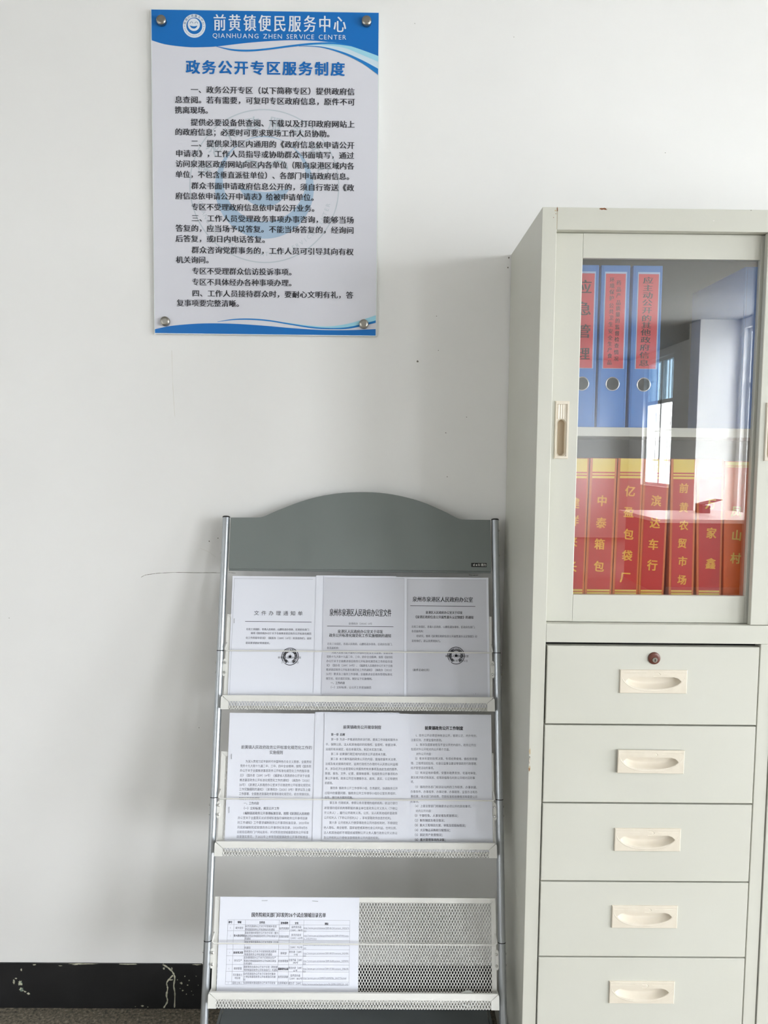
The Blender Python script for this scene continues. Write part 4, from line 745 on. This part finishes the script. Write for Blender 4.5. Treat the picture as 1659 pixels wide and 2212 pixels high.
        for s in (-1, 1):
            m = MB(); s1, s0 = SCR[k]; c = s*0.3274; hw = 0.0040
            rslab(m, [(c-hw, s0-0.005), (c-hw*0.5, s0-0.009), (c+hw*0.5, s0-0.009), (c+hw, s0-0.005), (c+hw, s1+0.005), (c+hw*0.5, s1+0.009), (c-hw*0.5, s1+0.009), (c-hw, s1+0.005)], 0.0024, 0.0042, 'tray')
            br = m.build('bracket', t, org)
            for vv in (s0, s1):
                m = MB(); m.lathe(RK(c-s*0.0012, vv, 0.0042), RW, [(0.0034, 0), (0.0034, 0.0022), (0.0024, 0.003), (0.0016, 0.0052)], 'chrome', 6, False)
                m.lathe(RK(s*0.3482, vv, 0.0), (s, 0, 0), [(0.0024, 0), (0.0022, 0.0014), (0.0010, 0.0020)], 'chrome', 12); m.build('screw', br, org)
    # low base tray between the feet
    xc = RB.x; m = MB(); a, b_ = 0.3305, 0.3215
    y0, y1, z1 = -0.43, -0.178, 0.15
    m.box(xc-b_, xc+b_, y0+0.009, y1-0.004, z1-0.012, z1, 'basep')
    for s in (-1, 1):
        m.add([(xc+s*(b_+0.0012), y0, z1-0.0006), (xc+s*(b_+0.0012), y1, z1-0.0006), (xc+s*a, y1, z1-0.005), (xc+s*a, y0, z1-0.005), (xc+s*a, y1, 0.001), (xc+s*a, y0, 0.001)], [(0, 1, 2, 3), (3, 2, 4, 5)], 'basep')
    m.box(xc-a, xc+a, y0, y0+0.008, 0.001, z1-0.003, 'basep'); m.box(xc-b_, xc+b_, y1-0.004, y1, 0.001, z1-0.002, 'basep')
    m.build('base', t, org)
build_rack()

# ------------------------------------------------------------------ papers in the rack
def paper(label, u0, u1, v0, v1, w0, w1, lines=(), rules=(), grey=None, extra=None, staples=(), group='printed documents in the rack'):
    t = thing('document', label, 'document', tuple(RK((u0+u1)/2, v0, (w0+w1)/2)), group); org = tuple(t.location)
    m = MB(); rbox(m, u0, u1, v0, v1, w0, w1, 'paper'); wt = w1+0.0003
    pl = lambda a, b: RK(a, b, wt)
    def rect(a0, a1, b0, b1, key, dw=-0.00008): m.add([RK(a0, b0, wt+dw), RK(a1, b0, wt+dw), RK(a1, b1, wt+dw), RK(a0, b1, wt+dw)], [(0, 1, 2, 3)], key)
    if grey: rect(grey[0], grey[1], grey[2], grey[3], 'grayp', -0.00015)
    K = ('t0', 't1', 't2', 't3')
    for tx, a, b, v, h, bo, c in lines: letters(m, tx, a, b, v, h*0.93, bo, K[c], pl)
    for a, v, b, th, c in rules: rect(a, b, v-th/2, v+th/2, K[c])
    if extra: extra(m, lambda a, b: RK(a, b, wt+0.00025), rect)
    m.build('sheet', t, org)
    for a, va, b, vb in staples:
        k = MB(); k.path([RK(a, va, wt), RK(a, va, wt+0.0006), RK((a+b)/2, (va+vb)/2, wt+0.0008), RK(b, vb, wt+0.0006), RK(b, vb, wt)], 0.00045, 'staple', 6); k.build('staple', t, org)
def seal(c, txt):
    def f(m, pl, rect):
        u, v, R = c
        ring(m, u, v, R*0.93, R, 't0', pl, 48, -128, 225-360+350)
        star(m, u, v, R*0.27, 't0', pl); ring_text(m, txt, u, v, R*0.68, R*0.33, 232, -52, 't0', pl, 2)
    return f
def edges(b, left=False, right=False, v0=0.93):
    (ul, vt), (ur, _), (_, _) = b
    def f(m, pl, rect):
        rect(ul, ur, vt-0.0005, vt+0.0003, 'rule')
        if left: rect(ul, ul+0.0007, v0, vt, 'rule')
        if right: rect(ur-0.0007, ur, v0, vt, 'rule')
    return f
def both(*fs):
    def f(*a):
        for g in fs: g(*a)
    return f
B1, B2, B3 = VB[0]+0.006, VB[1]+0.006, 0.272
paper('stapled notice with a round seal and wide-spaced title, first page of the upper tray', -0.3165, -0.1065, B1, 1.2352, 0.0030, 0.0043, T1P1, T1P1_RULES, None, both(seal(T1P1_SEAL, '福建省泉州市泉港区人民政府办公室'[3:]), edges(T1P1_BORDER, left=True)), STAPLES_T1P1)
paper('blank white backing sheet between the first two upper-tray documents, only its edge showing', -0.1089, 0.0900, B1, 1.2383, 0.0050, 0.0058)
paper('official document with tall bold heading, overlapping in the middle of the upper tray', -0.0893, 0.1165, B1, 1.2360, 0.0064, 0.0078, T1P2, T1P2_RULES, (-0.0885, T1P2_BORDER[1][0], B1, T1P2_BORDER[0][1]), edges(T1P2_BORDER, right=True))
paper('sealed notice with bold heading on the cabinet side of the upper tray', 0.1099, 0.3199, B1, 1.2366, 0.0030, 0.0043, T1P3, T1P3_RULES, (0.1110, T1P3_BORDER[1][0], B1, T1P3_BORDER[0][1]), both(seal(T1P3_SEAL, '福建省泉州市泉港区人民政府办公室'[3:]), edges(T1P3_BORDER)))
paper('page with two-line title and two staples on its margin, first in the middle tray', -0.3095, -0.0995, B2, 0.9045, 0.0030, 0.0043, T2P1, (), None, None, STAPLES_T2P1)
paper('blank white backing sheet behind the overlapping middle-tray page, only its edge showing', -0.1034, 0.1000, B2, 0.9083, 0.0050, 0.0058)
paper('page of numbered articles overlapping its neighbours in the middle tray', -0.0805, 0.1253, B2, 0.9060, 0.0064, 0.0078, T2P2)
paper('page of bracket-numbered items beside the cabinet in the middle tray', 0.1120, 0.3220, B2, 0.9052, 0.0030, 0.0043, T2P3)
def table(m, pl, rect):
    C, R = T3_COLS, T3_ROWS; th = 0.00045
    for r in R: rect(C[0], C[-1], r-th/2, r+th/2, 't3')
    for c in C: rect(c-th/2, c+th/2, R[-1], R[0], 't3')
    for tx, a, b, v, h, bo, c in T3:
        if c == 3: rect(a, b, v-h*0.62, v-h*0.62+0.0004, 't3')
paper('landscape sheet printed with a table, two staples at top, in the lowest mesh tray', -0.3140, 0.0087, B3, 0.4895, 0.0030, 0.0043, [q[:6]+((2 if q[6] == 1 and q[4] < 0.008 and not q[5] else q[6]),) for q in T3], (), None, table, STAPLES_T3)
# pale ring lying in the lowest tray
m = MB(); c = RK(0.2594, 0.2690, 0.0165); n = 28; pr = [(0.0125, -0.004), (0.0150, -0.004), (0.0150, 0.004), (0.0125, 0.004), (0.0125, -0.004)]
e1, e2 = Vector((1, 0, 0)), RV; vs = []; fs = []
cc = RK(0.2594, 0.2635+0.0165, 0.0150)
for rr, hh in pr:
    for k in range(n): a = 2*PI*k/n; vs.append(cc+e1*rr*1.3*math.cos(a)+e2*(rr*1.1)*math.sin(a)+RW*hh)
for i in range(4):
    for k in range(n): fs.append((i*n+k, i*n+(k+1) % n, (i+1)*n+(k+1) % n, (i+1)*n+k))
m.add(vs, fs, 'tape', True); o = m.build('tape_roll', None, tuple(RK(0.2594, 0.2635, 0.0150))); tag(o, 'pale plastic ring peeking over the lip of the lowest mesh tray', 'tape roll')

# ================================================================== behind the viewer, seen mirrored in the glass
def build_desk():
    t = thing('office_desk', 'dark office desk with pale top mirrored in the cabinet glass', 'desk', (3.75, -7.6, 0)); org = tuple(t.location)
    m = MB(); m.box(3.0, 4.45, -8.35, -6.95, 0.80, 0.84, 'desktop', 0.004); m.build('desktop', t, org)
    m = MB(); m.box(3.08, 3.12, -8.3, -7.0, 0.0, 0.80, 'wood'); m.box(4.36, 4.40, -8.3, -7.0, 0.0, 0.80, 'wood'); m.box(3.12, 4.36, -7.03, -7.0, 0.1, 0.80, 'wood'); m.build('pedestal', t, org)
    t = thing('office_device', 'small dark office device with slanted top on the desk mirrored in the glass', 'office device', (3.95, -8.0, 0.84)); org = tuple(t.location)
    m = MB(); m.box(3.86, 3.96, -8.1, -7.9, 0.84, 0.93, 'cap', 0.004); m.build('base', t, org)
    m = MB(); m.slab([(3.86, -8.1, 0.93), (3.86, -8.1, 0.945), (4.10, -8.1, 1.005), (4.10, -8.1, 0.998)], (0, 0.2, 0), 'cap'); m.build('lid', t, org)
build_desk()
bpy.context.view_layer.update()
